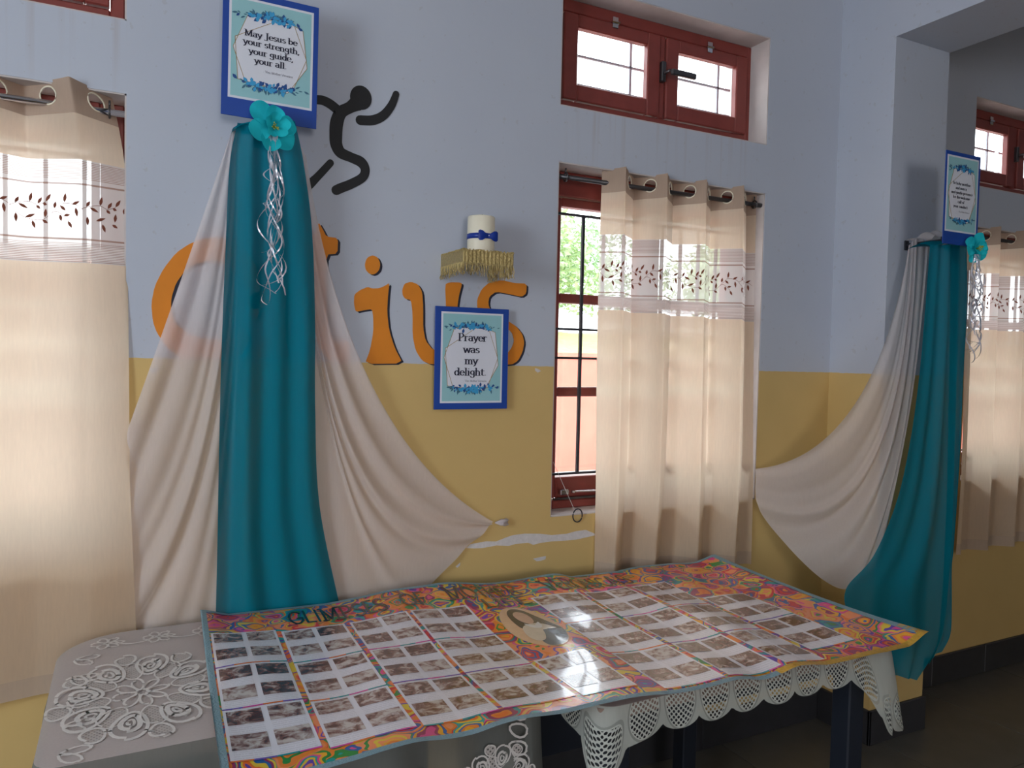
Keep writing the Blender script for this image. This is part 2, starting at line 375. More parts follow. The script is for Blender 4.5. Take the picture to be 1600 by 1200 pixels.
for i in range(0, 9):
    for j in range(0, 6):
        x, y = .0 + i * T, -.003 - j * T
        if tile_mesh is None:
            t0 = MB().box(.0015, T - .0015, -T + .0015, -.0015, -.006, 0, .0012).build('floor_tile', M['floor'], fl); tile_mesh = t0.data
        else:
            t0 = bpy.data.objects.new('floor_tile', tile_mesh); C.objects.link(t0); t0.parent = fl
        t0.location = (x - .3, y, FZ)
# skirting of dark stone pieces, one object per piece
def skirting(name, pieces):
    root = empty(name, kind='structure')
    for b in pieces: MB().box(*b, .003).build('skirting_tile', M['skirt'], root)
skirting('baseboard_back', [(a, a + .498, -.012, 0, FZ, .11) for a in (-1.5, -1., -.5, 0, .5, 1, 1.5)] + [(2.0, 2.632, -.012, 0, FZ, .11)] + [(a, a + .408, -.012, 0, FZ, .11) for a in (2.975, 3.385, 3.795, 4.205, 4.615)])
skirting('baseboard_pier', [(XP0 - .012, XP0, YP - .012, -.013, FZ, .11), (XP0 - .012, XP1 + .012, YP - .012, YP, FZ, .11), (XP1, XP1 + .012, YP, -.013, FZ, .11)])
# reveal plaster: thin lining of each opening, lighter than the wall face
rv = MB()
for a, b in BAYS:
    for z0, z1 in ((LOW, TOP), (UB, UT)):
        rv.box(a, a + .004, .002, .148, z0, z1); rv.box(b - .004, b, .002, .148, z0, z1); rv.box(a, b, .002, .148, z1 - .004, z1); rv.box(a, b, .002, .148, z0, z0 + .004)
tag(rv.build('trim_1', M['reveal']), 'plastered window reveals', kind='structure')
# bare plaster patches where the yellow paint came off
pp = [(1.002, 0.87), (1.059, 0.874), (1.094, 0.87), (1.13, 0.88), (1.158, 0.886), (1.202, 0.887), (1.257, 0.882), (1.307, 0.873), (1.366, 0.872), (1.405, 0.878), (1.445, 0.879), (1.48, 0.864), (1.488, 0.857), (1.453, 0.853), (1.406, 0.848), (1.354, 0.849), (1.308, 0.851), (1.265, 0.85), (1.235, 0.846), (1.215, 0.855), (1.166, 0.855), (1.142, 0.851), (1.095, 0.857), (1.048, 0.853), (1.014, 0.855), (0.986, 0.859)]
obj('plaster_patch', *prism(pp, -.0012, .0), M['patch'], wb)
for q in [[(1.236, 0.798), (1.266, 0.801), (1.286, 0.802), (1.284, 0.791), (1.267, 0.788), (1.249, 0.788)], [(0.951, 0.802), (0.967, 0.813), (0.965, 0.803), (0.956, 0.797)], [(0.054, 1.429), (0.064, 1.436), (0.075, 1.438), (0.078, 1.429), (0.069, 1.422), (0.06, 1.419)], [(1.227, 1.447), (1.242, 1.443), (1.249, 1.437), (1.237, 1.432), (1.227, 1.439)]]:
    obj('plaster_patch', *prism(q, -.0012, .0), M['patch'], wb)

# ------------------------------------------------------------------ painted letters and runner (paint on the wall)
LET = {
 'C': [[(0.326, 1.573), (0.311, 1.583), (0.303, 1.626), (0.297, 1.67), (0.273, 1.709), (0.24, 1.728), (0.198, 1.73), (0.16, 1.716), (0.138, 1.695), (0.118, 1.663), (0.107, 1.624), (0.106, 1.594), (0.115, 1.556), (0.147, 1.529), (0.175, 1.518), (0.224, 1.513), (0.275, 1.528), (0.3, 1.545), (0.309, 1.514), (0.284, 1.465), (0.131, 1.462), (0.115, 1.474), (0.095, 1.493), (0.072, 1.528), (0.062, 1.558), (0.058, 1.605), (0.066, 1.652), (0.087, 1.7), (0.118, 1.745), (0.15, 1.771), (0.176, 1.784), (0.214, 1.796), (0.26, 1.794), (0.301, 1.766), (0.329, 1.717), (0.337, 1.645), (0.335, 1.6)]],
 'i': [[(0.308, 1.644), (0.355, 1.66), (0.386, 1.666), (0.413, 1.682), (0.407, 1.631), (0.405, 1.585), (0.408, 1.516), (0.421, 1.462), (0.314, 1.463), (0.352, 1.528), (0.361, 1.583), (0.356, 1.61), (0.31, 1.601)]],
 't': [[(0.497, 1.864), (0.509, 1.846), (0.521, 1.824), (0.555, 1.823), (0.554, 1.777), (0.521, 1.772), (0.521, 1.684), (0.526, 1.59), (0.535, 1.543), (0.549, 1.515), (0.594, 1.524), (0.596, 1.457), (0.545, 1.456), (0.516, 1.477), (0.497, 1.519), (0.487, 1.612), (0.485, 1.77), (0.453, 1.769), (0.454, 1.813), (0.484, 1.82)]],
 'i2': [[(0.606, 1.66), (0.623, 1.674), (0.646, 1.685), (0.66, 1.681), (0.682, 1.683), (0.699, 1.691), (0.714, 1.701), (0.71, 1.663), (0.708, 1.613), (0.715, 1.558), (0.734, 1.503), (0.761, 1.456), (0.641, 1.453), (0.657, 1.496), (0.666, 1.551), (0.665, 1.595), (0.661, 1.619), (0.635, 1.614), (0.611, 1.608), (0.605, 1.633)], [(0.684, 1.753), (0.683, 1.746), (0.681, 1.739), (0.677, 1.733), (0.672, 1.728), (0.667, 1.725), (0.661, 1.723), (0.655, 1.724), (0.649, 1.726), (0.644, 1.731), (0.64, 1.736), (0.638, 1.743), (0.637, 1.75), (0.638, 1.757), (0.64, 1.764), (0.643, 1.77), (0.648, 1.775), (0.654, 1.778), (0.66, 1.78), (0.666, 1.779), (0.672, 1.777), (0.677, 1.773), (0.68, 1.767), (0.683, 1.761)]],
 'u': [[(0.755, 1.682), (0.762, 1.702), (0.783, 1.709), (0.806, 1.702), (0.82, 1.68), (0.824, 1.635), (0.825, 1.568), (0.834, 1.528), (0.859, 1.5), (0.889, 1.501), (0.907, 1.536), (0.902, 1.616), (0.896, 1.707), (0.909, 1.715), (0.946, 1.717), (0.954, 1.714), (0.944, 1.676), (0.939, 1.641), (0.943, 1.56), (0.949, 1.456), (0.853, 1.454), (0.823, 1.466), (0.801, 1.499), (0.791, 1.544), (0.79, 1.611), (0.784, 1.653), (0.766, 1.655), (0.757, 1.665)]],
 's': [[(1.187, 1.728), (1.186, 1.695), (1.169, 1.683), (1.128, 1.689), (1.075, 1.695), (1.051, 1.678), (1.047, 1.655), (1.057, 1.629), (1.11, 1.607), (1.151, 1.585), (1.175, 1.559), (1.183, 1.532), (1.177, 1.501), (1.161, 1.471), (1.137, 1.457), (1.048, 1.456), (1.047, 1.487), (1.12, 1.494), (1.136, 1.513), (1.145, 1.537), (1.135, 1.566), (1.097, 1.589), (1.032, 1.604), (1.008, 1.638), (1.008, 1.667), (1.023, 1.7), (1.052, 1.725), (1.094, 1.734), (1.141, 1.727)]],
}
def corner_soft(p):
    q = []; n = len(p)
    for i in range(n):
        a, b, c = p[i - 1], p[i], p[(i + 1) % n]
        q += [(a[0] * .18 + b[0] * .82, a[1] * .18 + b[1] * .82), (c[0] * .18 + b[0] * .82, c[1] * .18 + b[1] * .82)]
    return q
for k, polys in LET.items():
    a = MB(); b = MB()
    for p in polys:
        p = corner_soft(p); a.add(*prism(p, -.0022, -.0012)); b.add(*prism([(x + .0075, z - .004) for x, z in p], -.0011, 0))
    o = a.build('painted_letter', M['orange'], wb); o['label'] = 'orange painted wall letter ' + k[0]; b.build('letter_shadow', M['navyline'], o)
def stroke(m, pts, y0, y1, n=10):
    pts = [(x, z, w) for x, z, w in pts]; L = [smooth_along(pts, i / (len(pts) * 6)) for i in range(len(pts) * 6 + 1)]
    poly_l, poly_r = [], []
    for i, (x, z, w) in enumerate(L):
        a, b = L[max(i - 1, 0)], L[min(i + 1, len(L) - 1)]; dx, dz = b[0] - a[0], b[1] - a[1]; d = math.hypot(dx, dz) or 1
        nx, nz = -dz / d * w / 2, dx / d * w / 2; poly_l.append((x + nx, z + nz)); poly_r.append((x - nx, z - nz))
        if i in (0, len(L) - 1):
            m.add(*prism([(x + w / 2 * math.cos(2 * PI * k / 12), z + w / 2 * math.sin(2 * PI * k / 12)) for k in range(12)], y0 - 6e-5, y1))
    for i in range(len(L) - 1): m.add(*prism([poly_l[i], poly_r[i], poly_r[i + 1], poly_l[i + 1]], y0 - (i % 2) * 2e-5, y1))
rn = MB()
for st in [[(0.606, 2.224, 0.045), (0.585, 2.208, 0.033), (0.559, 2.189, 0.0352), (0.547, 2.157, 0.0385), (0.545, 2.119, 0.0375), (0.547, 2.094, 0.0357), (0.56, 2.073, 0.033), (0.591, 2.063, 0.0294), (0.621, 2.053, 0.0314), (0.634, 2.033, 0.0277), (0.626, 2.009, 0.0268), (0.593, 1.986, 0.0275), (0.562, 1.97, 0.0283), (0.548, 1.962, 0.0282)], [(0.484, 2.214, 0.0255), (0.507, 2.215, 0.027), (0.53, 2.207, 0.028), (0.556, 2.19, 0.0282)], [(0.617, 2.176, 0.0285), (0.655, 2.182, 0.0287), (0.687, 2.201, 0.027), (0.712, 2.235, 0.0242), (0.726, 2.271, 0.0203)], [(0.428, 1.932, 0.0275), (0.464, 1.963, 0.0269), (0.491, 1.992, 0.0223), (0.512, 2.017, 0.0215), (0.53, 2.039, 0.0206)]]: stroke(rn, st, -.0018, 0)
hd = (0.618, 2.242, 0.0628)
rn.add(*prism([(hd[0] + hd[2] * .52 * math.cos(2 * PI * k / 28), hd[1] + hd[2] * .56 * math.sin(2 * PI * k / 28)) for k in range(28)], -.0020, 0))
rn.build('painted_runner', M['black'], wb)['label'] = 'black painted stick figure running'

# ------------------------------------------------------------------ windows
def rbox(m, x0, x1, y0, y1, z0, z1): return m.box(x0, x1, y0, y1, z0, z1, .004)
def lower_window(n, a, b, lab):
    w = empty('window_%d' % n, (0, 0, 0), kind='structure'); w['label'] = lab
    f = MB(); yb0, yb1 = .10, .147
    for q in ((a + .004, a + .062, LOW + .004, TOP - .004), (b - .062, b - .004, LOW + .004, TOP - .004)): rbox(f, q[0], q[1], yb0, yb1, q[2], q[3])
    rbox(f, a + .062, b - .062, yb0, yb1, TOP - .09, TOP - .004); rbox(f, a + .062, b - .062, yb0, yb1, LOW + .004, LOW + .035)
    f.build('frame', M['maroon'], w)
    mid = (a + b) / 2
    rbox(MB(), mid - .03, mid + .03, yb0, yb1, LOW + .035, TOP - .09).build('mullion', M['maroon'], w)
    for x0, x1 in ((a + .062, mid - .03), (mid + .03, b - .062)):
        s = MB(); z0, z1 = LOW + .04, TOP - .093
        rbox(s, x0 + .002, x0 + .022, .115, .155, z0, z1); rbox(s, x1 - .022, x1 - .002, .115, .155, z0, z1)
        rbox(s, x0 + .022, x1 - .022, .115, .155, z0, z0 + .075); rbox(s, x0 + .022, x1 - .022, .115, .155, z1 - .03, z1)
        for zc in (1.698, 1.36): rbox(s, x0 + .022, x1 - .022, .115, .155, zc - .017, zc + .017)
        sash = s.build('sash', M['maroon'], w)
        zz = [z0 + .075, 1.36, 1.698, z1 - .03]
        for k in range(3): MB().box(x0 + .022, x1 - .022, .133, .137, zz[k] + .017 * (k > 0), zz[k + 1] - .017 * (k < 2)).build('pane', M['glass'], sash)
    # iron grille inside
    for x in np.arange(a + .145, b - .03, .0875): MB().box(x - .005, x + .005, .062, .072, 1.072, 1.99).build('grille_bar', M['iron'], w)
    for z in (1.072, 1.483, 1.585, 1.986): MB().box(a + .004, b - .004, .058, .070, z - .004, z + .004).build('grille_bar', M['iron'], w)
    # stay, peg and bolt on the bottom rail
    st = MB(); st.tube([(a + .145, .09, 1.0), (a + .30, .085, .997), (mid, .085, .995)], .0035); st.lathe([(.0, -.004), (.008, -.004), (.008, .004), (0, .004)], (a + .145, .09, 1.0), 10); st.build('window_stay', M['steel'], w)
    MB().box(a + .09, a + .125, .084, .10, .99, 1.01, .003).build('bolt_knob', M['steel'], w)
    MB().box(a + .065, mid - .03, .088, .10, .972, .98, .002).build('draught_strip', M['darksteel'], w)
def upper_window(n, a, b, lab):
    w = empty('window_%d' % n, kind='structure'); w['label'] = lab
    f = MB(); mid = (a + b) / 2 + .012; f0, f1 = .10, .147
    z0, z1 = UB + .004, UT - .004; a0, b0 = a + .004, b - .004; 
    rbox(f, a0, a0 + .045, f0, f1, z0, z1); rbox(f, b0 - .035, b0, f0, f1, z0, z1); rbox(f, a0 + .045, b0 - .035, f0, f1, z1 - .045, z1); rbox(f, a0 + .045, b0 - .035, f0, f1, z0, z0 + .055); rbox(f, mid - .013, mid + .013, f0, f1, z0 + .055, z1 - .045)
    f.build('frame', M['maroon'], w)
    for x0, x1 in ((a0 + .047, mid - .015), (mid + .015, b0 - .037)):
        s = MB(); s0, s1 = z0 + .058, z1 - .048; t = .058
        rbox(s, x0, x0 + t, .092, .122, s0, s1); rbox(s, x1 - t, x1, .092, .122, s0, s1); rbox(s, x0 + t, x1 - t, .092, .122, s0, s0 + t); rbox(s, x0 + t, x1 - t, .092, .122, s1 - t + .012, s1)
        sash = s.build('sash', M['maroon'], w)
        MB().box(x0 + t, x1 - t, .115, .118, s0 + t, s1 - t + .012).build('pane', M['glass'], sash)
        hx = (x0 + x1) / 2; hg = MB(); hg.box(hx - .012, hx + .012, .084, .092, s1 - .02, s1 + .02, .002); hg.tube([(hx - .016, .086, s1), (hx + .016, .086, s1)], .006); hg.build('hinge', M['steel'], w)
        for zc in (2.597, 2.492): MB().box(x0, x1, .190, .198, zc - .004, zc + .004).build('grille_bar', M['glarebar'], w)
        MB().box(x1 - .07, x1 - .06, .190, .198, s0, s1).build('grille_bar', M['glarebar'], w)
    lt = MB(); lt.box(mid - .016, mid + .004, .078, .10, 2.525, 2.60, .003); lt.tube([(mid - .006, .075, 2.555), (mid - .004, .05, 2.556), (mid + .02, .045, 2.553)], .006); lt.box(mid + .0, mid + .115, .036, .052, 2.540, 2.562, .004)
    lt.build('latch_handle', M['darksteel'], w)
lower_window(1, *BAYS[0], 'maroon barred window behind the wide curtain')
upper_window(2, *BAYS[0], 'maroon ventilator window cut off by the picture top')
lower_window(3, *BAYS[1], 'maroon barred window with garden view')
upper_window(4, 1.3133, 2.2575, 'two-light maroon ventilator window with bright panes')
lower_window(5, *BAYS[2], 'maroon barred window in the far bay')
upper_window(6, *BAYS[2], 'maroon ventilator window in the far bay')

# ------------------------------------------------------------------ curtains
SPRIG_LEAF = [((185,580),(210,530)),((205,580),(270,615)),((280,560),(295,485)),((335,575),(365,520)),((325,585),(352,615)),((390,555),(428,490)),((370,570),(400,580)),((190,655),(192,730)),((250,685),(318,655)),((295,705),(315,770)),((365,700),(405,725)),((385,680),(392,610)),((450,605),(460,550)),((490,580),(530,620)),((520,555),(530,480)),((575,570),(630,540)),((600,590),(610,665)),((490,650),(498,705)),((515,660),(560,650)),((545,700),(572,755))]
SPRIG_STEM = [[(150,600),(205,575),(280,560),(330,580),(390,558)],[(150,600),(190,650),(260,690),(365,700),(450,630),(500,650),(550,700)],[(430,640),(490,585),(520,560),(600,570),(650,605)]]
def curtain(name, label, x0t, x1t, x0b, x1b, ztop, zbot, nw, amp_t, amp_b, ph, ytop, ybot, band, eyelets, zl=0, zr=0, over=.0, noise=.01, seed=1, edge=None, fade=0):
    rr = random.Random(seed); fr = [(rr.uniform(.6, 2.2), rr.uniform(0, 6), rr.uniform(.5, 1)) for _ in range(4)]
    c = tag(empty(name, ((x0t + x1t) / 2, ytop, zbot)), label, 'curtain', 'cream curtains with leaf embroidery'); ox, oy, oz = c.location
    def S(a, z):
        zb = zbot + zl * (1 - a) + zr * a
        v = (ztop - z) / (ztop - zbot); zz = ztop + (zb - ztop) * v
        x = x0t + (x1t - x0t) * a; xb = x0b + (x1b - x0b) * a; k = min(1, max(0, v)) ** .8; x = x + (xb - x) * k
        if edge: x += edge(a, v)
        th = 2 * PI * nw * a + ph + .25 * math.sin(3 * v + fr[0][1]) * v
        A = amp_b + (amp_t - amp_b) * (math.exp(-v * fade) if fade else 1 - v)
        y = ytop + (ybot - ytop) * min(1, v * 1.3) - A * math.sin(th) - noise * v * sum(q[2] * math.sin(q[0] * 6 * a + q[1] + 2 * v) for q in fr) / 3
        if z < LOW + .12: y = min(y, -.005)
        x += over * math.sin(2 * th) * (1 - .4 * v)
        sag = .006 * math.sin(th) * max(0, 1 - v * 6)
        return (x - ox, y - oy, zz + sag - oz)
    nu = int(40 * max(nw, 2)); b0, b1 = band
    hr = .021
    def zmap(z0, z1): return lambda a, b: S(a, z0 + (z1 - z0) * b)
    zr0, zr1 = ztop - .085, ztop
    eye_a = [((k + .5 * 0) * PI - ph) / (2 * PI * nw) for k in range(-4, 40)]; eye_a = [a for a in eye_a if .015 < a < .985] if eyelets else []
    width = abs(x1t - x0t) * 1.25; ezv = .56
    met = {}
    for e in eye_a: p_, q_ = S(e - .002, ztop - .04), S(e + .002, ztop - .04); met[e] = math.dist(p_, q_) / .004
    def keep(a, b):
        for e in eye_a:
            if ((a - e) * met[e]) ** 2 + ((b - ezv) * .085) ** 2 < hr ** 2: return False
        return True
    nh = nu * max(1, int(width / .0022 / nu + .5))
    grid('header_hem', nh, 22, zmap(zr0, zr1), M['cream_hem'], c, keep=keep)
    grid('upper_panel', nh, 10, zmap(b1, zr0), M['cream'], c)
    grid('sheer_band', nh, 14, zmap(b0, b1), M['band'], c)
    zh = zbot + .05
    grid('lower_panel', nu, 46, zmap(zh, b0), M['cream'], c)
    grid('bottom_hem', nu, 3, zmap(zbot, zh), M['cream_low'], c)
    for e in eye_a:
        m = MB(); P0 = []
        for k in range(21):
            g = 2 * PI * k / 20; P0.append(S(e + (hr + .002) * math.cos(g) / met[e], zr0 + (ezv * .085 + (hr + .002) * math.sin(g))))
        m.tube(P0, .0022, 6, cap=False); m.build('eyelet', M['wax'], c, True)
    # embroidered sprigs follow the folds of the band
    m = MB(); sc = .00033; zc = b0 + (b1 - b0) * .49; AL = [0]; NA = 600
    for k in range(NA): AL.append(AL[-1] + math.dist(S(k / NA, zc), S((k + 1) / NA, zc)))
    wl = AL[-1]; n = int(wl / (500 * sc)) + 1
    def Q(px, py, k, off=.0012):
        a = ((px - 150) * sc + k * 490 * sc) / wl; a = float(np.interp(min(max(a, 0), 1) * wl, AL, np.linspace(0, 1, NA + 1))); q = S(a, zc + (630 - py) * sc); return (q[0] - off * .5, q[1] - off, q[2])
    for k in range(n):
        for b_, t_ in SPRIG_LEAF:
            if ((t_[0] - 150) * sc + k * 490 * sc) / wl > 1: continue
            dx, dy = t_[0] - b_[0], t_[1] - b_[1]; L = math.hypot(dx, dy); nx, ny = -dy / L, dx / L; L1, L2 = [], []
            for q, wd in ((0, 0), (.25, 9), (.5, 12), (.78, 7), (1, 0)):
                cx, cy = b_[0] + dx * q, b_[1] + dy * q; L1.append(Q(cx + nx * wd, cy + ny * wd, k)); L2.append(Q(cx - nx * wd, cy - ny * wd, k))
            for q in range(4): m.add([L1[q], L2[q], L2[q + 1], L1[q + 1]], [(0, 1, 2, 3)])
        for P in SPRIG_STEM:
            P2 = [smooth_along(P, q / 18) for q in range(19)]
            if ((P2[-1][0] - 150) * sc + k * 490 * sc) / wl > 1: continue
            for q in range(18): m.add([Q(P2[q][0], P2[q][1] - 2, k), Q(P2[q][0], P2[q][1] + 2, k), Q(P2[q + 1][0], P2[q + 1][1] + 2, k), Q(P2[q + 1][0], P2[q + 1][1] - 2, k)], [(0, 1, 2, 3)])
    e = m.build('leaf_embroidery', M['embroid'], c); e['kind'] = 'stuff'; e['label'] = 'brown embroidered leaf sprigs'
    return c
def rod(label, a, b, z, y, m, rad=.0085):
    r = tag(empty('curtain_rod', (a, y, z)), label, 'curtain rod', 'curtain rods')
    MB().tube([(0, 0, 0), (b - a, 0, 0)], rad, 12).build('pole', m, r, True)
    for x in (.035, b - a - .035):
        k = MB(); k.tube([(x + .011 * 0, .014 * math.cos(g), .014 * math.sin(g)) for g in np.linspace(0, 2 * PI, 17)], .0028, 6, cap=False); k.tube([(x, .0, .014), (x, .0, .03)], .003, 6); k.build('hook_ring', M['darksteel'], r, True)
rod('bright chrome rod above the wide curtain beside the orange letters', -.940, -.006, 2.098, .018, M['steel'])
rod('dark rod of the curtain with the half-open garden view', 1.304, 2.237, 2.102, .018, M['darksteel'])
rod('dark rod behind the turquoise flower in the far bay', 3.554, 4.496, 2.102, .018, M['darksteel'])
curtain('curtain', 'wide cream curtain beside the orange letters, hem behind the table', -1.02, -.045, -1.05, -.012, 2.152, .555, 4.7, .044, .007, -.26, .012, -.035, (1.684, 1.952), True, zl=0, zr=.06, over=.010, noise=.020, seed=3, fade=7,
        edge=lambda a, v: max(0, a - .72) / .28 * (.030 * math.sin(min(v, .18) / .18 * PI / 2) - .012 * v + max(0, v - .66) * .05))
curtain('curtain', 'cream curtain drawn half across the garden window', 1.500, 2.228, 1.475, 2.215, 2.150, .69, 4.0, .041, .040, -.35, .012, -.024, (1.645, 1.915), True, zl=.03, zr=-.01, over=.012, noise=.012, seed=5)
curtain('curtain', 'cream curtain in the far bay behind the turquoise flower', 3.50, 4.52, 3.46, 4.50, 2.150, .60, 5.0, .041, .035, .6, .012, -.024, (1.66, 1.93), True, over=.012, noise=.012, seed=8)
# folded corner flap of the half-drawn curtain
# pull ring on a string at the window
rg = tag(empty('pull_ring', (1.405, -.008, .935)), 'small dark ring hanging on a thread over the window sill', 'ring')
MB().tube([(.019 * math.cos(g), .0, .023 * math.sin(g)) for g in np.linspace(0, 2 * PI, 25)], .0022, 6, cap=False).build('ring', M['iron'], rg, True)
MB().tube([(-.012, .002, .02), (-.03, .03, .08), (-.06, .075, .18)], .0008, 5).build('thread', M['white'], rg)

# ------------------------------------------------------------------ lettering font (broad-nib strokes)
def arc(cx, cy, rx, ry, a0, a1, n=14): return [(cx + rx * math.cos(math.radians(a0 + (a1 - a0) * i / n)), cy + ry * math.sin(math.radians(a0 + (a1 - a0) * i / n))) for i in range(n + 1)]
def sf(x, y, w=.11): return [(x - w, y), (x + w, y)]
G = {
 'a': (.56, [arc(.25, .2, .18, .19, 0, 360), [(.43, .45), (.43, .02), (.52, .02)], arc(.25, .45, .18, .2, 0, 150)]),
 'b': (.58, [[(.1, 1), (.1, .02)], [(.0, 1), (.1, 1)], arc(.3, .32, .2, .3, 0, 360)]), 'c': (.52, [arc(.3, .32, .23, .31, 50, 310)]),
 'd': (.6, [arc(.27, .32, .2, .3, 0, 360), [(.47, 1), (.47, .02), (.56, .02)], [(.37, 1), (.47, 1)]]), 'e': (.54, [arc(.28, .32, .22, .31, 0, 318), [(.08, .34), (.5, .34)]]),
 'f': (.38, [[(.18, 0), (.18, .8)], arc(.32, .8, .14, .19, 180, 50), [(.04, .63), (.36, .63)], sf(.18, 0)]),
 'g': (.58, [arc(.27, .38, .19, .25, 0, 360), [(.46, .5), (.46, -.1)], [(.46, .62), (.56, .62)], arc(.27, -.1, .19, .18, 0, -170)]),
 'h': (.62, [[(.12, 0), (.12, 1)], [(.02, 1), (.12, 1)], arc(.3, .42, .18, .21, 180, 0), [(.48, .42), (.48, 0)], sf(.12, 0), sf(.48, 0)]),
 'i': (.3, [[(.15, .63), (.15, 0)], [(.05, .63), (.15, .63)], sf(.15, 0), [(.15, .88), (.15, .9)]]), 'l': (.3, [[(.15, 1), (.15, 0)], [(.05, 1), (.15, 1)], sf(.15, 0)]),
 'k': (.58, [[(.12, 0), (.12, 1)], [(.46, .63), (.14, .3), (.5, 0)], sf(.12, 0)]),
 'm': (.9, [[(.12, 0), (.12, .63)], [(.02, .63), (.12, .63)], arc(.28, .42, .16, .21, 180, 0), [(.44, .42), (.44, 0)], arc(.6, .42, .16, .21, 180, 0), [(.76, .42), (.76, 0)], sf(.12, 0), sf(.44, 0), sf(.76, 0)]),
 'n': (.62, [[(.12, 0), (.12, .63)], [(.02, .63), (.12, .63)], arc(.3, .42, .18, .21, 180, 0), [(.48, .42), (.48, 0)], sf(.12, 0), sf(.48, 0)]),
 'o': (.58, [arc(.29, .32, .23, .31, 0, 360)]), 'p': (.6, [[(.12, .63), (.12, -.28)], [(.02, .63), (.12, .63)], arc(.32, .32, .2, .3, 0, 360), sf(.12, -.28)]),
 'r': (.45, [[(.12, 0), (.12, .63)], [(.02, .63), (.12, .63)], arc(.28, .42, .16, .2, 170, 50), sf(.12, 0)]),
 's': (.46, [arc(.23, .48, .15, .15, 35, 270), arc(.23, .17, .16, .16, 90, -145)]), 't': (.4, [[(.17, .85), (.17, .14)], arc(.28, .14, .11, .12, 180, 310), [(.03, .63), (.36, .63)]]),
 'u': (.62, [[(.12, .63), (.12, .2)], [(.02, .63), (.12, .63)], arc(.29, .2, .17, .19, 180, 360), [(.46, .63), (.46, .02), (.56, .02)]]),
 'v': (.54, [[(.05, .63), (.26, 0), (.48, .63)], sf(.05, .63, .07), sf(.48, .63, .07)]), 'w': (.8, [[(.05, .63), (.22, 0), (.4, .6), (.58, 0), (.75, .63)], sf(.05, .63, .07), sf(.75, .63, .07)]),
 'y': (.56, [[(.05, .63), (.28, .04)], [(.5, .63), (.22, -.18), (.08, -.26)], sf(.05, .63, .08), sf(.5, .63, .07)]),
 'M': (.98, [[(.16, 0), (.16, 1)], [(.16, 1), (.48, .08)], [(.48, .08), (.82, 1)], [(.82, 1), (.82, 0)], sf(.16, 0), sf(.82, 0), [(.04, 1), (.16, 1)], [(.82, 1), (.94, 1)]]),
 'J': (.5, [[(.3, 1), (.3, .0)], arc(.14, .0, .16, .2, 0, -150), sf(.3, 1, .14)]), 'P': (.68, [[(.16, 0), (.16, 1)], [(.04, 1), (.34, 1)], arc(.34, .74, .24, .26, 90, -90), [(.34, .48), (.16, .48)], sf(.16, 0, .13)]),
 'B': (.68, [[(.14, 0), (.14, 1), (.34, 1)], arc(.34, .76, .2, .24, 90, -90), [(.34, .52), (.14, .52)], arc(.34, .27, .25, .26, 90, -90), [(.34, .01), (.04, .01)]]),
 'V': (.8, [[(.08, 1), (.4, 0), (.74, 1)], sf(.08, 1), sf(.74, 1)]), 'D': (.8, [[(.16, 0), (.16, 1)], [(.04, 1), (.34, 1)], arc(.34, .5, .36, .5, 90, -90), [(.34, 0), (.04, 0)]]),
 '.': (.28, [[(.13, .05), (.13, .07)]]), ',': (.28, [[(.14, .06), (.14, .03), (.08, -.14)]]), '-': (.4, [[(.06, .3), (.32, .3)]]), ' ': (.3, []),
 'G': (.75, [arc(.4, .5, .32, .48, 45, 330), [(.68, .2), (.68, .45), (.45, .45)]]), 'L': (.55, [[(.12, 1), (.12, .03), (.5, .03)]]), 'I': (.3, [[(.15, 0), (.15, 1)]]), 'S': (.6, [arc(.3, .74, .22, .24, 30, 270), arc(.3, .26, .23, .25, 90, -150)]),
 'E': (.55, [[(.5, 1), (.12, 1), (.12, .02), (.5, .02)], [(.12, .52), (.42, .52)]]), 'O': (.8, [arc(.4, .5, .33, .48, 0, 360)]), 'F': (.55, [[(.5, 1), (.12, 1), (.12, 0)], [(.12, .52), (.42, .52)]]),
 'T': (.6, [[(.3, 0), (.3, 1)], [(.03, 1), (.57, 1)]]), 'H': (.7, [[(.12, 0), (.12, 1)], [(.58, 0), (.58, 1)], [(.12, .5), (.58, .5)]]), 'R': (.65, [[(.12, 0), (.12, 1), (.32, 1)], arc(.32, .75, .24, .25, 90, -90), [(.32, .5), (.12, .5)], [(.3, .5), (.6, 0)]]),
 'N': (.72, [[(.12, 0), (.12, 1), (.6, 0), (.6, 1)]]), 'C': (.7, [arc(.4, .5, .32, .48, 45, 315)]), 'A': (.72, [[(.05, 0), (.36, 1), (.67, 0)], [(.17, .36), (.55, .36)]]), "'": (.2, [[(.1, 1), (.1, .85)]]),
}
def text_polys(txt, nib=(.085, .034), pitch=1.0):
    """list of 2-D polygons (cap height 1) and the line's width"""
    x = 0; out = []; E = [(nib[0] * math.cos(2 * PI * k / 10), nib[1] * math.sin(2 * PI * k / 10)) for k in range(10)]
    for ch in txt:
        w, strokes = G[ch]
        for st in strokes:
            for i in range(len(st) - 1):
                a, b = st[i], st[i + 1]; dx, dy = b[0] - a[0], b[1] - a[1]
                # convex hull of the nib at both ends
                P = [(a[0] + e[0], a[1] + e[1]) for e in E] + [(b[0] + e[0], b[1] + e[1]) for e in E]
                P = sorted(set((round(p[0], 5), round(p[1], 5)) for p in P)); lo, up = [], []
                for p in P:
                    while len(lo) > 1 and (lo[-1][0] - lo[-2][0]) * (p[1] - lo[-2][1]) - (lo[-1][1] - lo[-2][1]) * (p[0] - lo[-2][0]) <= 0: lo.pop()
                    lo.append(p)
                for p in reversed(P):
                    while len(up) > 1 and (up[-1][0] - up[-2][0]) * (p[1] - up[-2][1]) - (up[-1][1] - up[-2][1]) * (p[0] - up[-2][0]) <= 0: up.pop()
                    up.append(p)
                out.append([(p[0] + x, p[1]) for p in lo[:-1] + up[:-1]])
        x += w * pitch
    return out, x

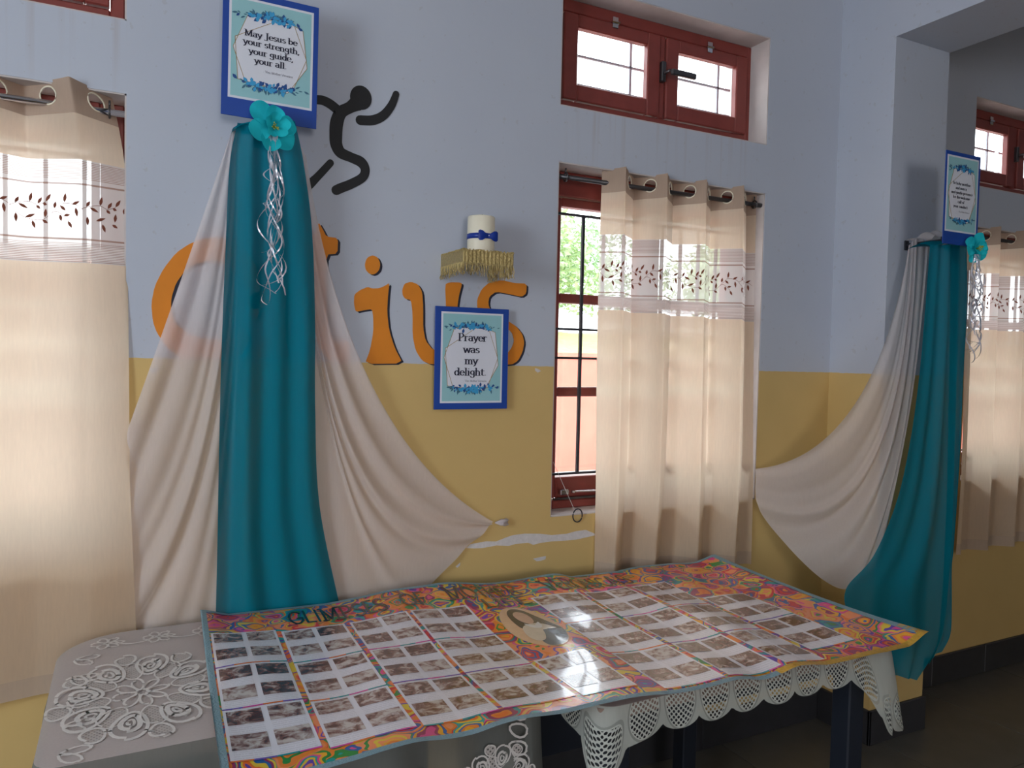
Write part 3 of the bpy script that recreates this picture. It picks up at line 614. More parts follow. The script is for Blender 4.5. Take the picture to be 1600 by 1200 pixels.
# ------------------------------------------------------------------ posters
def poster(label, loc, rz, w, h, rim, lines, sig, ry=0):
    """rim = (left, right, top, bottom) blue margins; local x right, z up, print faces -y"""
    p = tag(empty('poster', loc, (0, ry, rz)), label, 'poster', 'blue framed quote posters')
    MB().box(0, w, -.003, 0, 0, h, .0008).build('backing_board', M['blue'], p)
    x0, x1, z0, z1 = rim[0], w - rim[1], rim[3], h - rim[2]; pw, ph = x1 - x0, z1 - z0
    MB().box(x0, x1, -.0036, -.003, z0, z1).build('sheet', M['paper'], p)
    b = .006; MB().box(x0 + b, x1 - b, -.0040, -.0036, z0 + b, z1 - b).build('print_ground', M['paper_teal'], p)
    def at(u, v): return (x0 + pw * u, z0 + ph * v)
    hexa = [(.21, .83), (.76, .83), (.92, .5), (.76, .17), (.20, .17), (.05, .5)]; hexb = [(.62, .865), (.87, .79), (.93, .42), (.70, .135), (.11, .19), (.07, .60)]
    obj('hexagon_panel', *prism([at(*q) for q in hexb], -.0043, -.0040), M['paper'], p); obj('hexagon_panel', *prism([at(*q) for q in hexa], -.0046, -.0040), M['paper'], p)
    for H, yy in ((hexa, -.0049), (hexb, -.0049)):
        m = MB()
        for i in range(6):
            a, c = at(*H[i]), at(*H[(i + 1) % 6]); dx, dz = c[0] - a[0], c[1] - a[1]; L = math.hypot(dx, dz); nx, nz = -dz / L * .0007, dx / L * .0007
            m.add(*prism([(a[0] + nx, a[1] + nz), (a[0] - nx, a[1] - nz), (c[0] - nx, c[1] - nz), (c[0] + nx, c[1] + nz)], yy, -.0040))
        m.build('gold_outline', M['gold_ink'], p)
    rr = random.Random(int(w * 1e4))
    for vc, sgn in ((.85, 1), (.15, -1)):
        for mat, cnt, size in (('petal_c', 60, .046), ('petal_a', 36, .044), ('petal_b', 34, .046)):
            m = MB()
            for k in range(cnt):
                u = rr.gauss(.5, .17) if mat != 'petal_b' else rr.choice((.5, .5, .3, .7)) + rr.gauss(0, .05); u = min(max(u, .1), .9); v = vc + min(max(rr.gauss(0, .014), -.022), .022) - sgn * .10 * (abs(u - .5)) ** 1.3
                g = rr.uniform(0, 2 * PI) if mat != 'petal_c' else (PI / 2 * sgn + (u - .5) * -4 * sgn + rr.gauss(0, .6)); L = size * pw * rr.uniform(.7, 1.5); wd = L * (.34 if mat != 'petal_c' else .2)
                cx, cz = at(u, v); d = (math.cos(g), math.sin(g)); nn = (-d[1], d[0]); yy = {'petal_c': -.0050, 'petal_a': -.0052, 'petal_b': -.0054}[mat] - k * 2e-6
                pts = [(cx + d[0] * L * a + nn[0] * wd * c, cz + d[1] * L * a + nn[1] * wd * c) for a, c in ((0, 0), (.35, .8), (.7, .9), (1.15, 0), (.7, -.9), (.35, -.8))]
                m.add([(q[0], yy, q[1]) for q in pts], [tuple(range(6))[::-1]])
            m.build('floral_spray', M[mat], p)['kind'] = 'stuff'
    for txt, u, v, cap in lines:
        polys, tw = text_polys(txt); sc = cap * ph; m = MB(); cx, cz = at(u, v)
        wfit = 1.30
        for qi, q in enumerate(polys): m.add([(cx + (a - tw / 2) * sc * wfit, -.0056 - (qi % 9) * 1e-5, cz + c * sc) for a, c in q], [tuple(range(len(q)))])
        m.build('text_line', M['ink'], p)
    for txt, u, v, cap in sig:
        polys, tw = text_polys(txt, (.06, .05)); sc = cap * ph; m = MB(); cx, cz = at(u, v)
        for qi, q in enumerate(polys): m.add([(cx + (a - tw / 2) * sc * 1.15, -.0056 - (qi % 9) * 1e-5, cz + c * sc) for a, c in q], [tuple(range(len(q)))])
        m.build('signature_line', M['greyink'], p)
    return p
SIG = '- Ven. Mother Veronica'
P1 = ((0.229, -0.1, 2.251)); 
poster('blue poster reading May Jesus be your strength', (.218, -.10, 2.104), 0, .248, .330, (.016, .014, .018, .047),
       [('May Jesus be', .49, .628, .062), ('your strength,', .50, .543, .062), ('your guide,', .495, .457, .062), ('your all.', .49, .372, .062)], [(SIG, .58, .295, .022)], ry=.012)
poster('blue poster reading Prayer was my delight', (.857, -.02, 1.3135), 0, .256, .324, (.020, .021, .016, .020),
       [('Prayer', .50, .685, .083), ('was', .485, .555, .083), ('my', .485, .430, .083), ('delight.', .475, .305, .083)], [(SIG, .55, .235, .021)])
poster('narrow blue poster standing on the drape at the pier', (2.596, -.50, 1.922), 0, .200, .330, (.008, .012, .014, .045),
       [('Be holy sacrifice', .46, .625, .036), ('and mercy', .45, .565, .036), ('and gentle presence', .48, .505, .036), ('for the welcome', .47, .445, .036), ('call of', .46, .385, .036), ('your conduct.', .46, .325, .036)], [(SIG, .56, .265, .018)])

# ------------------------------------------------------------------ candle on the wall shelf
sh = tag(empty('wall_shelf', (.96, 0, 1.775)), 'small wall shelf hung with gold fringed braid', 'shelf')
MB().box(-.077, .085, -.175, 0, 0, .018, .002).build('board', M['wood'], sh)
path = [(-.079, .0), (-.079, -.178), (.087, -.178), (.087, 0)]
def ppath(L, s):
    ds = [math.dist(L[i], L[i + 1]) for i in range(len(L) - 1)]; s *= sum(ds)
    for i, d in enumerate(ds):
        if s <= d or i == len(ds) - 1: return lerp(L[i], L[i + 1], s / d)
        s -= d
def braid(a, b):
    x, y = ppath(path, a); return (x, y - .002 * math.sin(a * 260), .024 - .040 * b + .0025 * math.sin(a * 60))
grid('gold_braid', 130, 5, braid, M['gold'], sh)
fr = MB(); rr = random.Random(2)
for k in range(170):
    x, y = ppath(path, (k + .5) / 170); L = rr.uniform(.026, .042); fr.tube([(x, y, -.014), (x + rr.gauss(0, .002), y + rr.gauss(0, .003), -.014 - L * .6), (x + rr.gauss(0, .004), y + rr.gauss(0, .004), -.014 - L)], .0011, 4)
fr.build('fringe', M['gold'], sh)['kind'] = 'stuff'
bd = MB()
for k in range(46):
    x, y = ppath(path, (k + .5) / 46); bd.lathe([(0, -.003), (.0028, -.0015), (.0028, .0015), (0, .003)], (x, y - .001, .023), 6)
bd.build('bead_row', M['gold'], sh)['kind'] = 'stuff'
cd = tag(empty('candle', (.978, -.088, 1.799)), 'thick ivory candle with a blue ribbon bow', 'candle')
MB().lathe([(.041, 0), (.0425, .003), (.0425, .112), (.040, .115), (.034, .113), (.0, .111)], (0, 0, 0), 36).build('wax_body', M['wax'], cd, True)
MB().tube([(0, 0, .110), (.0015, 0, .119), (.003, 0, .123)], .0014, 6).build('wick', M['wick'], cd)
bw = MB().lathe([(.0428, .044), (.0442, .044), (.0442, .060), (.0428, .060)], (0, 0, 0), 36).build('ribbon', M['satin'], cd, True)
g0 = math.radians(-86); ex, ey = math.cos(g0), math.sin(g0); tx, ty = -ey, ex
bow = MB()
for s_ in (-1, 1):
    L1 = []
    for q, hw, bul in ((0, .005, .0), (.009, .008, .004), (.020, .015, .006), (.029, .016, .003), (.034, .012, .0)):
        L1.append((q * s_, hw, bul))
    v = []; f = []
    for q, hw, bul in L1:
        for z, dd in ((-hw, 0), (0, bul), (hw, 0)):
            r = .046 + dd; v.append((ex * r + tx * q, ey * r + ty * q, .052 + z))
    for i in range(4):
        for k in range(2): f.append((i * 3 + k, i * 3 + k + 1, i * 3 + 4 + k, i * 3 + 3 + k))
    bow.add(v, f)
bow.build('bow', M['satin'], cd, True)
MB().lathe([(0, -.0022), (.0022, 0), (0, .0022)], (ex * .051, ey * .051, .052), 8).build('pearl', M['paper'], cd)

# ------------------------------------------------------------------ drapes
def bez(a, b, c, t): return tuple((1 - t) ** 2 * x + 2 * t * (1 - t) * y + t * t * z for x, y, z in zip(a, b, c))
def fan(name, parent, tops, ctrls, ends, folds, amp, m, nu=150, nv=70, seed=0, dirv=(0, -1, 0), pinch=None, lift=0):
    rr = random.Random(seed); ph = [(folds * rr.uniform(.7, 1.3), rr.uniform(0, 6.28), rr.uniform(.6, 1)) for _ in range(3)] + [(folds * 2.1, 1.0, .22)]
    off = Vector(parent.location)
    def f(u, v):
        p = Vector(bez(smooth_along(tops, u), smooth_along(ctrls, u), smooth_along(ends, u), v)) - off
        A = amp * (.35 + .65 * min(1, v * 2.2)) * (pinch(u, v) if pinch else 1)
        w = sum(q[2] * math.sin(q[0] * 2 * PI * u + q[1] + .5 * v) for q in ph) / 2.4
        return p + Vector(dirv) * (A * (w + .9) + lift)
    return grid(name, nu, nv, f, m, parent)
# left display: bracket, white chiffon, teal chiffon, flower
def bracket(label, loc, arm, half):
    b = tag(empty('wall_bracket', loc), label, 'bracket')
    MB().box(-.012, .012, -.006, 0, -.02, .018, .002).build('wall_plate', M['iron'], b); MB().tube([(0, -.006, 0), (0, -arm, 0)], .007).build('arm', M['iron'], b); MB().tube([(-half, -arm, 0), (half, -arm, 0)], .007).build('crossbar', M['iron'], b)
bracket('iron wall bracket under the teal drape beside the orange letters', (.325, 0, 2.072), .085, .055)
bracket('iron bracket on the pier carrying the far teal drape', (2.74, YP, 1.955), .19, .06)
wl = tag(empty('white_drape', (.34, -.03, .70)), 'white sheer drape spread to both sides behind the teal cloth', 'drape', 'white sheer drapes')
fan('side_panel', wl, [(0.248, -0.055, 2.066), (0.257, -0.055, 2.085), (0.27, -0.055, 2.093), (0.287, -0.055, 2.096)], [(0.13, -0.018, 1.667), (0.177, -0.018, 1.497), (0.224, -0.018, 1.304), (0.255, -0.018, 1.143), (0.269, -0.018, 1.052), (0.279, -0.018, 1.141), (0.277, -0.018, 1.392)], [(-0.008, -0.008, 1.239), (-0.002, -0.008, 1.086), (0.004, -0.008, 0.966), (0.013, -0.008, 0.853), (0.023, -0.008, 0.739), (0.095, -0.008, 0.694), (0.196, -0.008, 0.669), (0.272, -0.008, 0.657)], 5.4, .012, M['chiffon'], seed=4, pinch=lambda u, v: (1 - .55 * max(0, v - .8) / .2 * (u < .55)) * (1 - .8 * max(0, u - .75) / .25))
fan('side_panel', wl, [(0.448, -0.055, 2.034), (0.43, -0.055, 2.067), (0.407, -0.055, 2.099), (0.381, -0.055, 2.103)], [(0.583, -0.018, 1.221), (0.546, -0.018, 1.013), (0.51, -0.018, 0.845), (0.503, -0.018, 0.817), (0.51, -0.018, 0.902), (0.507, -0.018, 1.13), (0.485, -0.018, 1.393)], [(1.077, -0.008, 0.94), (1.073, -0.008, 0.934), (1.064, -0.008, 0.926), (1.014, -0.008, 0.888), (0.921, -0.008, 0.814), (0.81, -0.008, 0.717), (0.691, -0.008, 0.687), (0.533, -0.008, 0.695)], 4.6, .011, M['chiffon'], seed=9, pinch=lambda u, v: (1 - .8 * max(0, u - .75) / .25) * (1 - .85 * max(0, v - .55) / .45 * max(0, 1 - u * 2.0)))
kn = (1.106, -0.012, 0.936)
k_ = MB(); rr = random.Random(5)
for q in range(14): 
    g = rr.uniform(0, 6.28); k_.tube([(-.022, 0, 0), (.004 * math.cos(g), -.004, .006 * math.sin(g)), (rr.uniform(.012, .024), -.006 + .004 * math.cos(g), rr.uniform(-.010, .012))], [.002, .006, .003], 6)
kt = k_.build('tied_corner', M['chiffon'], wl, True); kt.location = Vector(kn) - wl.location
def panel(name, parent, L, Rr, y0, y1, folds, amp, m, nu=90, nv=70, seed=0, keepu=None):
    rr = random.Random(seed); ph = [(folds * rr.uniform(.6, 1.4), rr.uniform(0, 6.28), rr.uniform(.5, 1)) for _ in range(3)]; off = Vector(parent.location)
    def f(u, v):
        a, b = smooth_along(L, v), smooth_along(Rr, v); p = Vector(lerp(a, b, u)) - off
        w = sum(q[2] * math.sin(q[0] * 2 * PI * u + q[1] + .6 * math.sin(2.5 * v + q[1])) for q in ph) / 2
        yy = y0 + (y1 - y0) * v; return Vector((p.x, yy - off.y - amp * (.45 + .55 * min(1, v * 3)) * w, p.z))
    return grid(name, nu, nv, f, m, parent)
tl = tag(empty('teal_drape', (.33, -.09, .70)), 'teal chiffon drape hanging below the strength poster', 'drape', 'teal chiffon drapes')
panel('front_fall', tl, [(0.258, -0.09, 2.083), (0.24, -0.09, 1.969), (0.232, -0.09, 1.736), (0.225, -0.09, 1.464), (0.222, -0.09, 1.19), (0.221, -0.09, 0.947), (0.219, -0.09, 0.73)], [(0.406, -0.09, 2.112), (0.433, -0.09, 2.006), (0.461, -0.09, 1.825), (0.475, -0.09, 1.576), (0.481, -0.09, 1.324), (0.501, -0.09, 1.031), (0.579, -0.09, 0.677)], -.118, -.047, 3.2, .013, M['teal'], seed=11)
tp = MB()
def topc(u, v): return (-.080 + .135 * u, .0 - .01 + .085 * (v - .3), 1.385 + .012 * math.sin(v * PI) - .022 * abs(2 * u - 1) ** 3)
grid('top_fold', 24, 10, topc, M['teal'], tl)
# right display at the pier
wr = tag(empty('white_drape', (2.6, -.3, .75)), 'white sheer drape swagged from the pier to the half-drawn curtain', 'drape', 'white sheer drapes')
def mixy(pts): return pts
fan('swag', wr, [(2.691, -0.3, 1.944), (2.709, -0.3, 1.96), (2.738, -0.3, 1.978), (2.809, -0.3, 1.964)], [(2.492, -0.33, 1.134), (2.586, -0.33, 0.946), (2.631, -0.34, 0.772), (2.632, -0.36, 0.727), (2.638, -0.37, 0.828), (2.656, -0.37, 1.023), (2.681, -0.36, 1.314)], [(2.207, -0.03, 1.064), (2.208, -0.03, 1.029), (2.21, -0.03, 0.983), (2.215, -0.035, 0.928), (2.25, -0.05, 0.862), (2.323, -0.14, 0.734), (2.389, -0.26, 0.644), (2.442, -0.33, 0.672), (2.524, -0.35, 0.761)], 5.0, .020, M['chiffon'], seed=21, dirv=(-.45, -.8, 0), pinch=lambda u, v: 1 - .6 * max(0, v - .75) / .25 * (u < .5))
grid('gathered_top', 20, 12, lambda u, v: (.04 + .17 * u + .0, -.03 - .10 * v, 1.205 + .035 * math.sin(u * PI) * math.sin(v * PI * .8 + .3) + .006 * math.sin(u * 22 + v * 5)), M['chiffon'], wr)
tr_ = tag(empty('teal_drape', (2.72, -.42, .4)), 'teal chiffon drape hanging on the pier in the far bay', 'drape', 'teal chiffon drapes')
panel('front_fall', tr_, [(2.615, -0.42, 1.924), (2.608, -0.42, 1.698), (2.597, -0.42, 1.462), (2.569, -0.42, 1.226), (2.513, -0.42, 0.992), (2.403, -0.42, 0.795), (2.272, -0.42, 0.689), (2.295, -0.42, 0.583), (2.368, -0.42, 0.463), (2.532, -0.42, 0.332)], [(2.793, -0.42, 1.939), (2.809, -0.42, 1.708), (2.823, -0.42, 1.464), (2.836, -0.42, 1.218), (2.849, -0.42, 0.97), (2.855, -0.42, 0.769), (2.854, -0.42, 0.619), (2.85, -0.42, 0.506), (2.822, -0.42, 0.397), (2.708, -0.42, 0.276)], -.44, -.40, 3.0, .016, M['teal'], seed=31)
panel('side_fall', tr_, [(2.801, -0.4, 1.937), (2.817, -0.4, 1.709), (2.83, -0.4, 1.464), (2.843, -0.4, 1.216), (2.856, -0.4, 0.966), (2.859, -0.4, 0.764), (2.861, -0.4, 0.612), (2.853, -0.4, 0.499), (2.837, -0.4, 0.387), (2.791, -0.4, 0.319)], [(2.906, -0.4, 1.95), (2.927, -0.4, 1.714), (2.921, -0.4, 1.465), (2.919, -0.4, 1.214), (2.912, -0.4, 0.962), (2.903, -0.4, 0.76), (2.899, -0.4, 0.697), (2.915, -0.4, 0.529), (2.918, -0.4, 0.426), (2.878, -0.4, 0.368)], -.395, -.385, 1.6, .010, M['teal'], seed=32)
grid('top_fold', 20, 8, lambda u, v: (-.09 + .26 * u, -.02 + .10 * v, 1.535 + .015 * math.sin(v * PI) + .012 * u - .015 * abs(2 * u - 1) ** 3), M['teal'], tr_)

# ------------------------------------------------------------------ fabric flowers with curled ribbons
def flower(label, loc, rz, seed, S=.06, L=.47):
    rr = random.Random(seed)
    f = tag(empty('fabric_flower', loc, (0, 0, rz)), label, 'flower', 'turquoise fabric flowers')
    def petal(g, tilt, size, cup, yy, wide=1.0):
        d = Vector((math.cos(g), 0, math.sin(g))); n = Vector((-math.sin(g), 0, math.cos(g))); out = Vector((0, -1, 0)); wv = rr.uniform(0, 6)
        def P(u, v):
            g2 = 2 * PI * u; r = size * (.50 + .50 * v * math.cos(g2)); w = v * math.sin(g2); q = r / size
            hw = size * .43 * wide * w * (.55 + .45 * min(1, q * 1.6))
            p = d * (r * math.cos(tilt)) + out * (r * math.sin(tilt) + cup * w * w * size * .35 + .07 * size * v * v * math.sin(3 * g2 + wv)) + n * hw
            return p + out * yy
        grid('petal', 28, 6, P, M['flower'], f)
    for k in range(6): petal(2 * PI * k / 6 + .3 + rr.uniform(-.12, .12), .16 + rr.uniform(-.1, .12), S * rr.uniform(.88, 1.1), .28, .004 + .003 * (k % 2), 1.0)
    for k in range(5): petal(2 * PI * k / 5 + .4 + rr.uniform(-.2, .2), .75 + rr.uniform(-.1, .1), S * rr.uniform(.60, .74), .35, .012, .85)
    st = MB()
    for k in range(12):
        g = rr.uniform(0, 6.28); q = rr.uniform(.2, 1) * .012; st.tube([(0, -.01, 0), (q * .4 * math.cos(g), -.025, q * .4 * math.sin(g)), (q * math.cos(g), -.036, q * math.sin(g))], [.0008, .0008, .0018], 5)
    st.build('stamens', M['stamen'], f)
    for k in range(12):
        m = MB(); n = 40; x0 = rr.gauss(0, .008); ln = L * rr.uniform(.45, 1.0) if k > 5 else L * rr.uniform(.8, 1.0); a1, a2 = rr.uniform(.010, .030), rr.uniform(.004, .012); p1, p2 = rr.uniform(0, 6), rr.uniform(0, 6); k1 = rr.uniform(1.2, 3.2); tw = rr.uniform(2, 6)
        v = []; fc = []
        for i in range(n + 1):
            t = i / n; e = min(1, t * 3); curl = max(0, t - .75) * 4
            x = x0 + e * (a1 * math.sin(k1 * 2 * PI * t + p1) * (.5 + t * .7) + a2 * math.sin(9 * t + p2)) + curl * .012 * math.sin(p2 * 3 + t * 24)
            y = -.012 - e * .010 * (1 + math.cos(k1 * 2 * PI * t + p1)) ; z = -.02 - ln * t + curl * .012 * math.cos(p2 * 3 + t * 24)
            g = tw * PI * t + p2; wx, wy = .0021 * math.cos(g), .0021 * math.sin(g)
            v += [(x - wx, y - wy, z), (x + wx, y + wy, z)]
        for i in range(n): fc.append((2 * i, 2 * i + 1, 2 * i + 3, 2 * i + 2))
        obj('curled_ribbon', v, fc, M['silver'], f, smooth=True)
    return f
flower('turquoise fabric flower with silver ribbons below the strength poster', (0.339, -0.14, 2.075), .2, 3, .068)
flower('turquoise fabric flower with ribbons below the narrow poster', (2.748, -0.52, 1.911), -.25, 8, .055, .40)

# ------------------------------------------------------------------ tables and lace cloths
ZT = .752
def rr_path(x0, x1, y0, y1, r, n=10):
    P = []; rs = r if isinstance(r, tuple) else (r,) * 4
    for cx, cy, a, r in ((x1 - rs[0], y0 + rs[0], -90, rs[0]), (x1 - rs[1], y1 - rs[1], 0, rs[1]), (x0 + rs[2], y1 - rs[2], 90, rs[2]), (x0 + rs[3], y0 + rs[3], 180, rs[3])):
        P += [(cx + r * math.cos(math.radians(a + 90 * i / n)), cy + r * math.sin(math.radians(a + 90 * i / n))) for i in range(n + 1)]
    return P
def table(label, x0, x1, y0, y1, leg, r=.012):
    t = tag(empty('table', ((x0 + x1) / 2, (y0 + y1) / 2, FZ)), label, 'table'); ox, oy, oz = t.location
    Pt = rr_path(x0 - ox, x1 - ox, y0 - oy, y1 - oy, r); n_ = len(Pt)
    obj('tabletop', [(x, y, ZT - .028 - oz) for x, y in Pt] + [(x, y, ZT - oz) for x, y in Pt], [tuple(range(n_))[::-1], tuple(range(n_, 2 * n_))] + [(i, (i + 1) % n_, (i + 1) % n_ + n_, i + n_) for i in range(n_)], M['wood'], t)
    MB().box(x0 + .07 - ox, x1 - .07 - ox, y0 + .07 - oy, y1 - .07 - oy, ZT - .09 - oz, ZT - .028 - oz, .003).build('apron', M['tleg'], t)
    MB().box(x0 + .08 - ox, x1 - .08 - ox, y1 - .05 - oy, y1 - .035 - oy, .26, ZT - .09 - oz, .002).build('table_shade_panel', M['tleg'], t)  # added dark sheet, stands in for the shade under the table and hides the wall
    for x in (x0 + .05, x1 - .05 - leg):
        for y in (y0 + .035, y1 - .035 - leg): MB().box(x - ox, x + leg - ox, y - oy, y + leg - oy, 0, ZT - .09 - oz, .004).build('leg', M['tleg'], t)
table('table under the flowered lace cloth beside the wide curtain', -.135, .855, -.735, -.085, .045, (.03, .03, .15, .03))
table('table under the scalloped lace cloth, dark leg showing', .885, 1.80, -.945, -.17, .058)
def tablecloth(label, x0, x1, y0, y1, r, drop, skirt_mat, ripple, seed, zt=ZT + .003, flare=False):
    t = tag(empty('lace_tablecloth', ((x0 + x1) / 2, (y0 + y1) / 2, zt)), label, 'tablecloth', 'lace tablecloths'); ox, oy, oz = t.location
    P = rr_path(x0, x1, y0, y1, r); Q = [(x - ox, y - oy) for x, y in P]
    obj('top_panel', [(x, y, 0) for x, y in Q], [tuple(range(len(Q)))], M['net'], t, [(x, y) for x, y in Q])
    # perimeter resampled by arc length
    S = [0]
    for i in range(1, len(Q) + 1): S.append(S[-1] + math.dist(Q[i - 1], Q[i % len(Q)]))
    tot = S[-1]; N = int(tot / .006); rr = random.Random(seed); ph = [rr.uniform(0, 6) for _ in range(4)]
    v = []; uv = []; f = []; nv = 9
    for i in range(N):
        s = tot * i / N; k = max(j for j in range(len(S)) if S[j] <= s + 1e-9); k = min(k, len(Q) - 1); a, b = Q[k], Q[(k + 1) % len(Q)]; u = (s - S[k]) / (S[k + 1] - S[k] + 1e-9)
        x, y = a[0] + (b[0] - a[0]) * u, a[1] + (b[1] - a[1]) * u; dx, dy = b[0] - a[0], b[1] - a[1]; L = math.hypot(dx, dy) or 1; nx, ny = dy / L, -dx / L
        D = drop(x + ox, y + oy, s)
        for j in range(nv + 1):
            w = j / nv; d = D * w; rp = ripple * (d / .2) * (math.sin(s * 26 + ph[0]) + .6 * math.sin(s * 47 + ph[1])) * .5
            o = .004 * (1 - math.exp(-d * 60)) + .06 * d + rp + (.12 * d * min(1, max(0, D - .1) / .08) if flare else 0)
            v.append((x + nx * o, y + ny * o, -d)); uv.append((s, D - d))
    for i in range(N):
        for j in range(nv):
            a = i * (nv + 1) + j; b = ((i + 1) % N) * (nv + 1) + j; f.append((a, a + 1, b + 1, b))
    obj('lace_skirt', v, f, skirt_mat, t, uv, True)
    return t
def scal(s, per=.098, dep=.022): return dep * abs(math.sin(PI * s / per)) ** .6
def drop_l(x, y, s):
    if y < -.70: return .30 + .04 * math.exp(-((x - .86) / .08) ** 2) + scal(s)
    if x > .80: return .20 + scal(s)
    return .22 + scal(s)
def drop_r(x, y, s):
    c = 1 / (1 + (math.hypot(x - 1.81, y + .955) / .105) ** 6); c2 = math.exp(-(((x - .88) / .06) ** 2 + ((y + .955) / .05) ** 2))
    return .056 + .15 * c + .08 * c2 + scal(s)
cl = tablecloth('white lace tablecloth with big open flower motif', -.145, .862, -.742, -.078, (.04, .04, .155, .04), drop_l, M['shaded_net'], .02, 3)
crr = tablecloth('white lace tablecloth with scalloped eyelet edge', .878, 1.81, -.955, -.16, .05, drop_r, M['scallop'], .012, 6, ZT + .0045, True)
# flower motif: lace ribbons lying on the net
def ribbon(m, pts, w, z=.0, closed=False):
    n = len(pts)
    for i in range(n if closed else n - 1):
        a, b = pts[i], pts[(i + 1) % n]; dx, dy = b[0] - a[0], b[1] - a[1]; L = math.hypot(dx, dy) or 1; nx, ny = -dy / L * w / 2, dx / L * w / 2
        ex_, ey_ = dx / L * w * .3, dy / L * w * .3
        z = z + (i % 2) * 4e-5 + (len(m.f) % 7) * 6e-5
        m.add([(a[0] + nx - ex_, a[1] + ny - ey_, z), (a[0] - nx - ex_, a[1] - ny - ey_, z), (b[0] - nx + ex_, b[1] - ny + ey_, z), (b[0] + nx + ex_, b[1] + ny + ey_, z)], [(0, 1, 2, 3)])
def petal2(c, g, r0, r1, w, n=22):
    P = []
    for i in range(n):
        a = 2 * PI * i / n; l = (r0 + r1) / 2 + (r1 - r0) / 2 * math.cos(a); q = w * math.sin(a) * (1 + .25 * math.cos(a)); P.append((c[0] + l * math.cos(g) - q * math.sin(g), c[1] + l * math.sin(g) + q * math.cos(g)))
    return P
def lace_flower(parent, c, scale, xf, name='lace_flower'):
    m = MB(); fill = MB(); uvf = []
    def poly(P, z):
        z += len(fill.f) * 3e-5; fill.add([xf(x, y, z) for x, y in P], [tuple(range(len(P)))]); uvf.extend(P)
    tmp = MB()
    for k in range(8):
        g = 2 * PI * k / 8 + .2
        ribbon(tmp, petal2(c, g, .012 * scale, .062 * scale, .012 * scale), .0055 * scale, .0012, True)
        g2 = g + PI / 8; big = petal2(c, g2, .085 * scale, .185 * scale, .036 * scale)
        ribbon(tmp, big, .008 * scale, .0012, True); ribbon(tmp, petal2(c, g2, .10 * scale, .155 * scale, .019 * scale), .011 * scale, .0014, True); ribbon(tmp, petal2(c, g2, .115 * scale, .138 * scale, .007 * scale), .006 * scale, .0012, True)
        poly(petal2(c, g, .07 * scale, .145 * scale, .026 * scale), .0006)
        out = petal2(c, g, .150 * scale, .20 * scale, .024 * scale); poly(out, .0006); ribbon(tmp, out, .006 * scale, .0012, True)
        ribbon(tmp, petal2(c, g, .068 * scale, .147 * scale, .027 * scale), .004 * scale, .0012, True)
    o = obj(name, [xf(*p) for p in tmp.v], tmp.f, M['thread'], parent)
    p = obj('net_fill', fill.v, fill.f, M['netfill'], o, uvf)
    return o
off = cl.location
top_xf = lambda x, y, z: (x - off.x, y - off.y, z)
lace_flower(cl, (.03, -.485), 1.12, lambda x, y, z: top_xf(.03 + (x - .03) * .78, y, z))
bm = MB()
for k in range(9):   # small border flowers along the back and left edges
    c = (-.04 + .115 * k, -.155)
    for q in range(6): ribbon(bm, petal2(c, 2 * PI * q / 6 + k, .006, .036, .010, 12), .005, .0012, True)
    ribbon(bm, [(c[0] + .058 + .045 * math.cos(a), c[1] + .02 - .045 * math.sin(a)) for a in np.linspace(.2, PI - .2, 12)], .006, .0012)
for k in range(5):
    c = (-.105, -.24 - .115 * k)
    ribbon(bm, petal2(c, .2, .0, .05, .014, 12), .005, .0012, True); ribbon(bm, petal2(c, -.9, .0, .05, .014, 12), .005, .0012, True)
obj('lace_border', [top_xf(*p) for p in bm.v], bm.f, M['thread'], cl)
fx = lambda x, y, z: (x - off.x, -.745 - .02 - z - off.y - .01 * 0, y - off.z)
lace_flower(cl, (.505, .515), .55, fx); lace_flower(cl, (.735, .53), .5, fx)
eb = MB(); 
for k in range(7):
    ribbon(eb, petal2((.765 + .0 * k, .70 - .04 * k), -.5, 0, .05, .014, 12), .005, .001, True)
obj('lace_border', [fx(*p) for p in eb.v], eb.f, M['thread'], cl)

# ------------------------------------------------------------------ the laminated banner
BACK = [(0.179, -0.06, 0.78), (0.272, -0.066, 0.755), (0.374, -0.073, 0.75), (0.497, -0.081, 0.759), (0.607, -0.088, 0.769), (0.703, -0.093, 0.78), (0.801, -0.099, 0.783), (0.883, -0.103, 0.785), (1.004, -0.11, 0.77), (1.098, -0.115, 0.769), (1.189, -0.119, 0.774), (1.259, -0.122, 0.775), (1.331, -0.126, 0.755), (1.405, -0.129, 0.746), (1.492, -0.133, 0.761), (1.583, -0.137, 0.768), (1.717, -0.143, 0.766), (1.815, -0.146, 0.761), (1.906, -0.15, 0.781)]
FRONT = [(0.14, -0.965, 0.778), (0.213, -0.967, 0.773), (0.265, -0.968, 0.772), (0.302, -0.969, 0.773), (0.357, -0.971, 0.777), (0.412, -0.972, 0.783), (0.47, -0.973, 0.786), (0.53, -0.975, 0.78), (0.582, -0.976, 0.779), (0.634, -0.977, 0.786), (0.689, -0.978, 0.788), (0.774, -0.98, 0.782), (0.864, -0.981, 0.784), (0.959, -0.983, 0.783), (1.059, -0.984, 0.772), (1.148, -0.986, 0.771), (1.231, -0.987, 0.773), (1.306, -0.988, 0.759), (1.347, -0.989, 0.764), (1.414, -0.99, 0.774), (1.522, -0.991, 0.76), (1.657, -0.993, 0.762), (1.8, -0.994, 0.761), (1.874, -0.995, 0.789)]
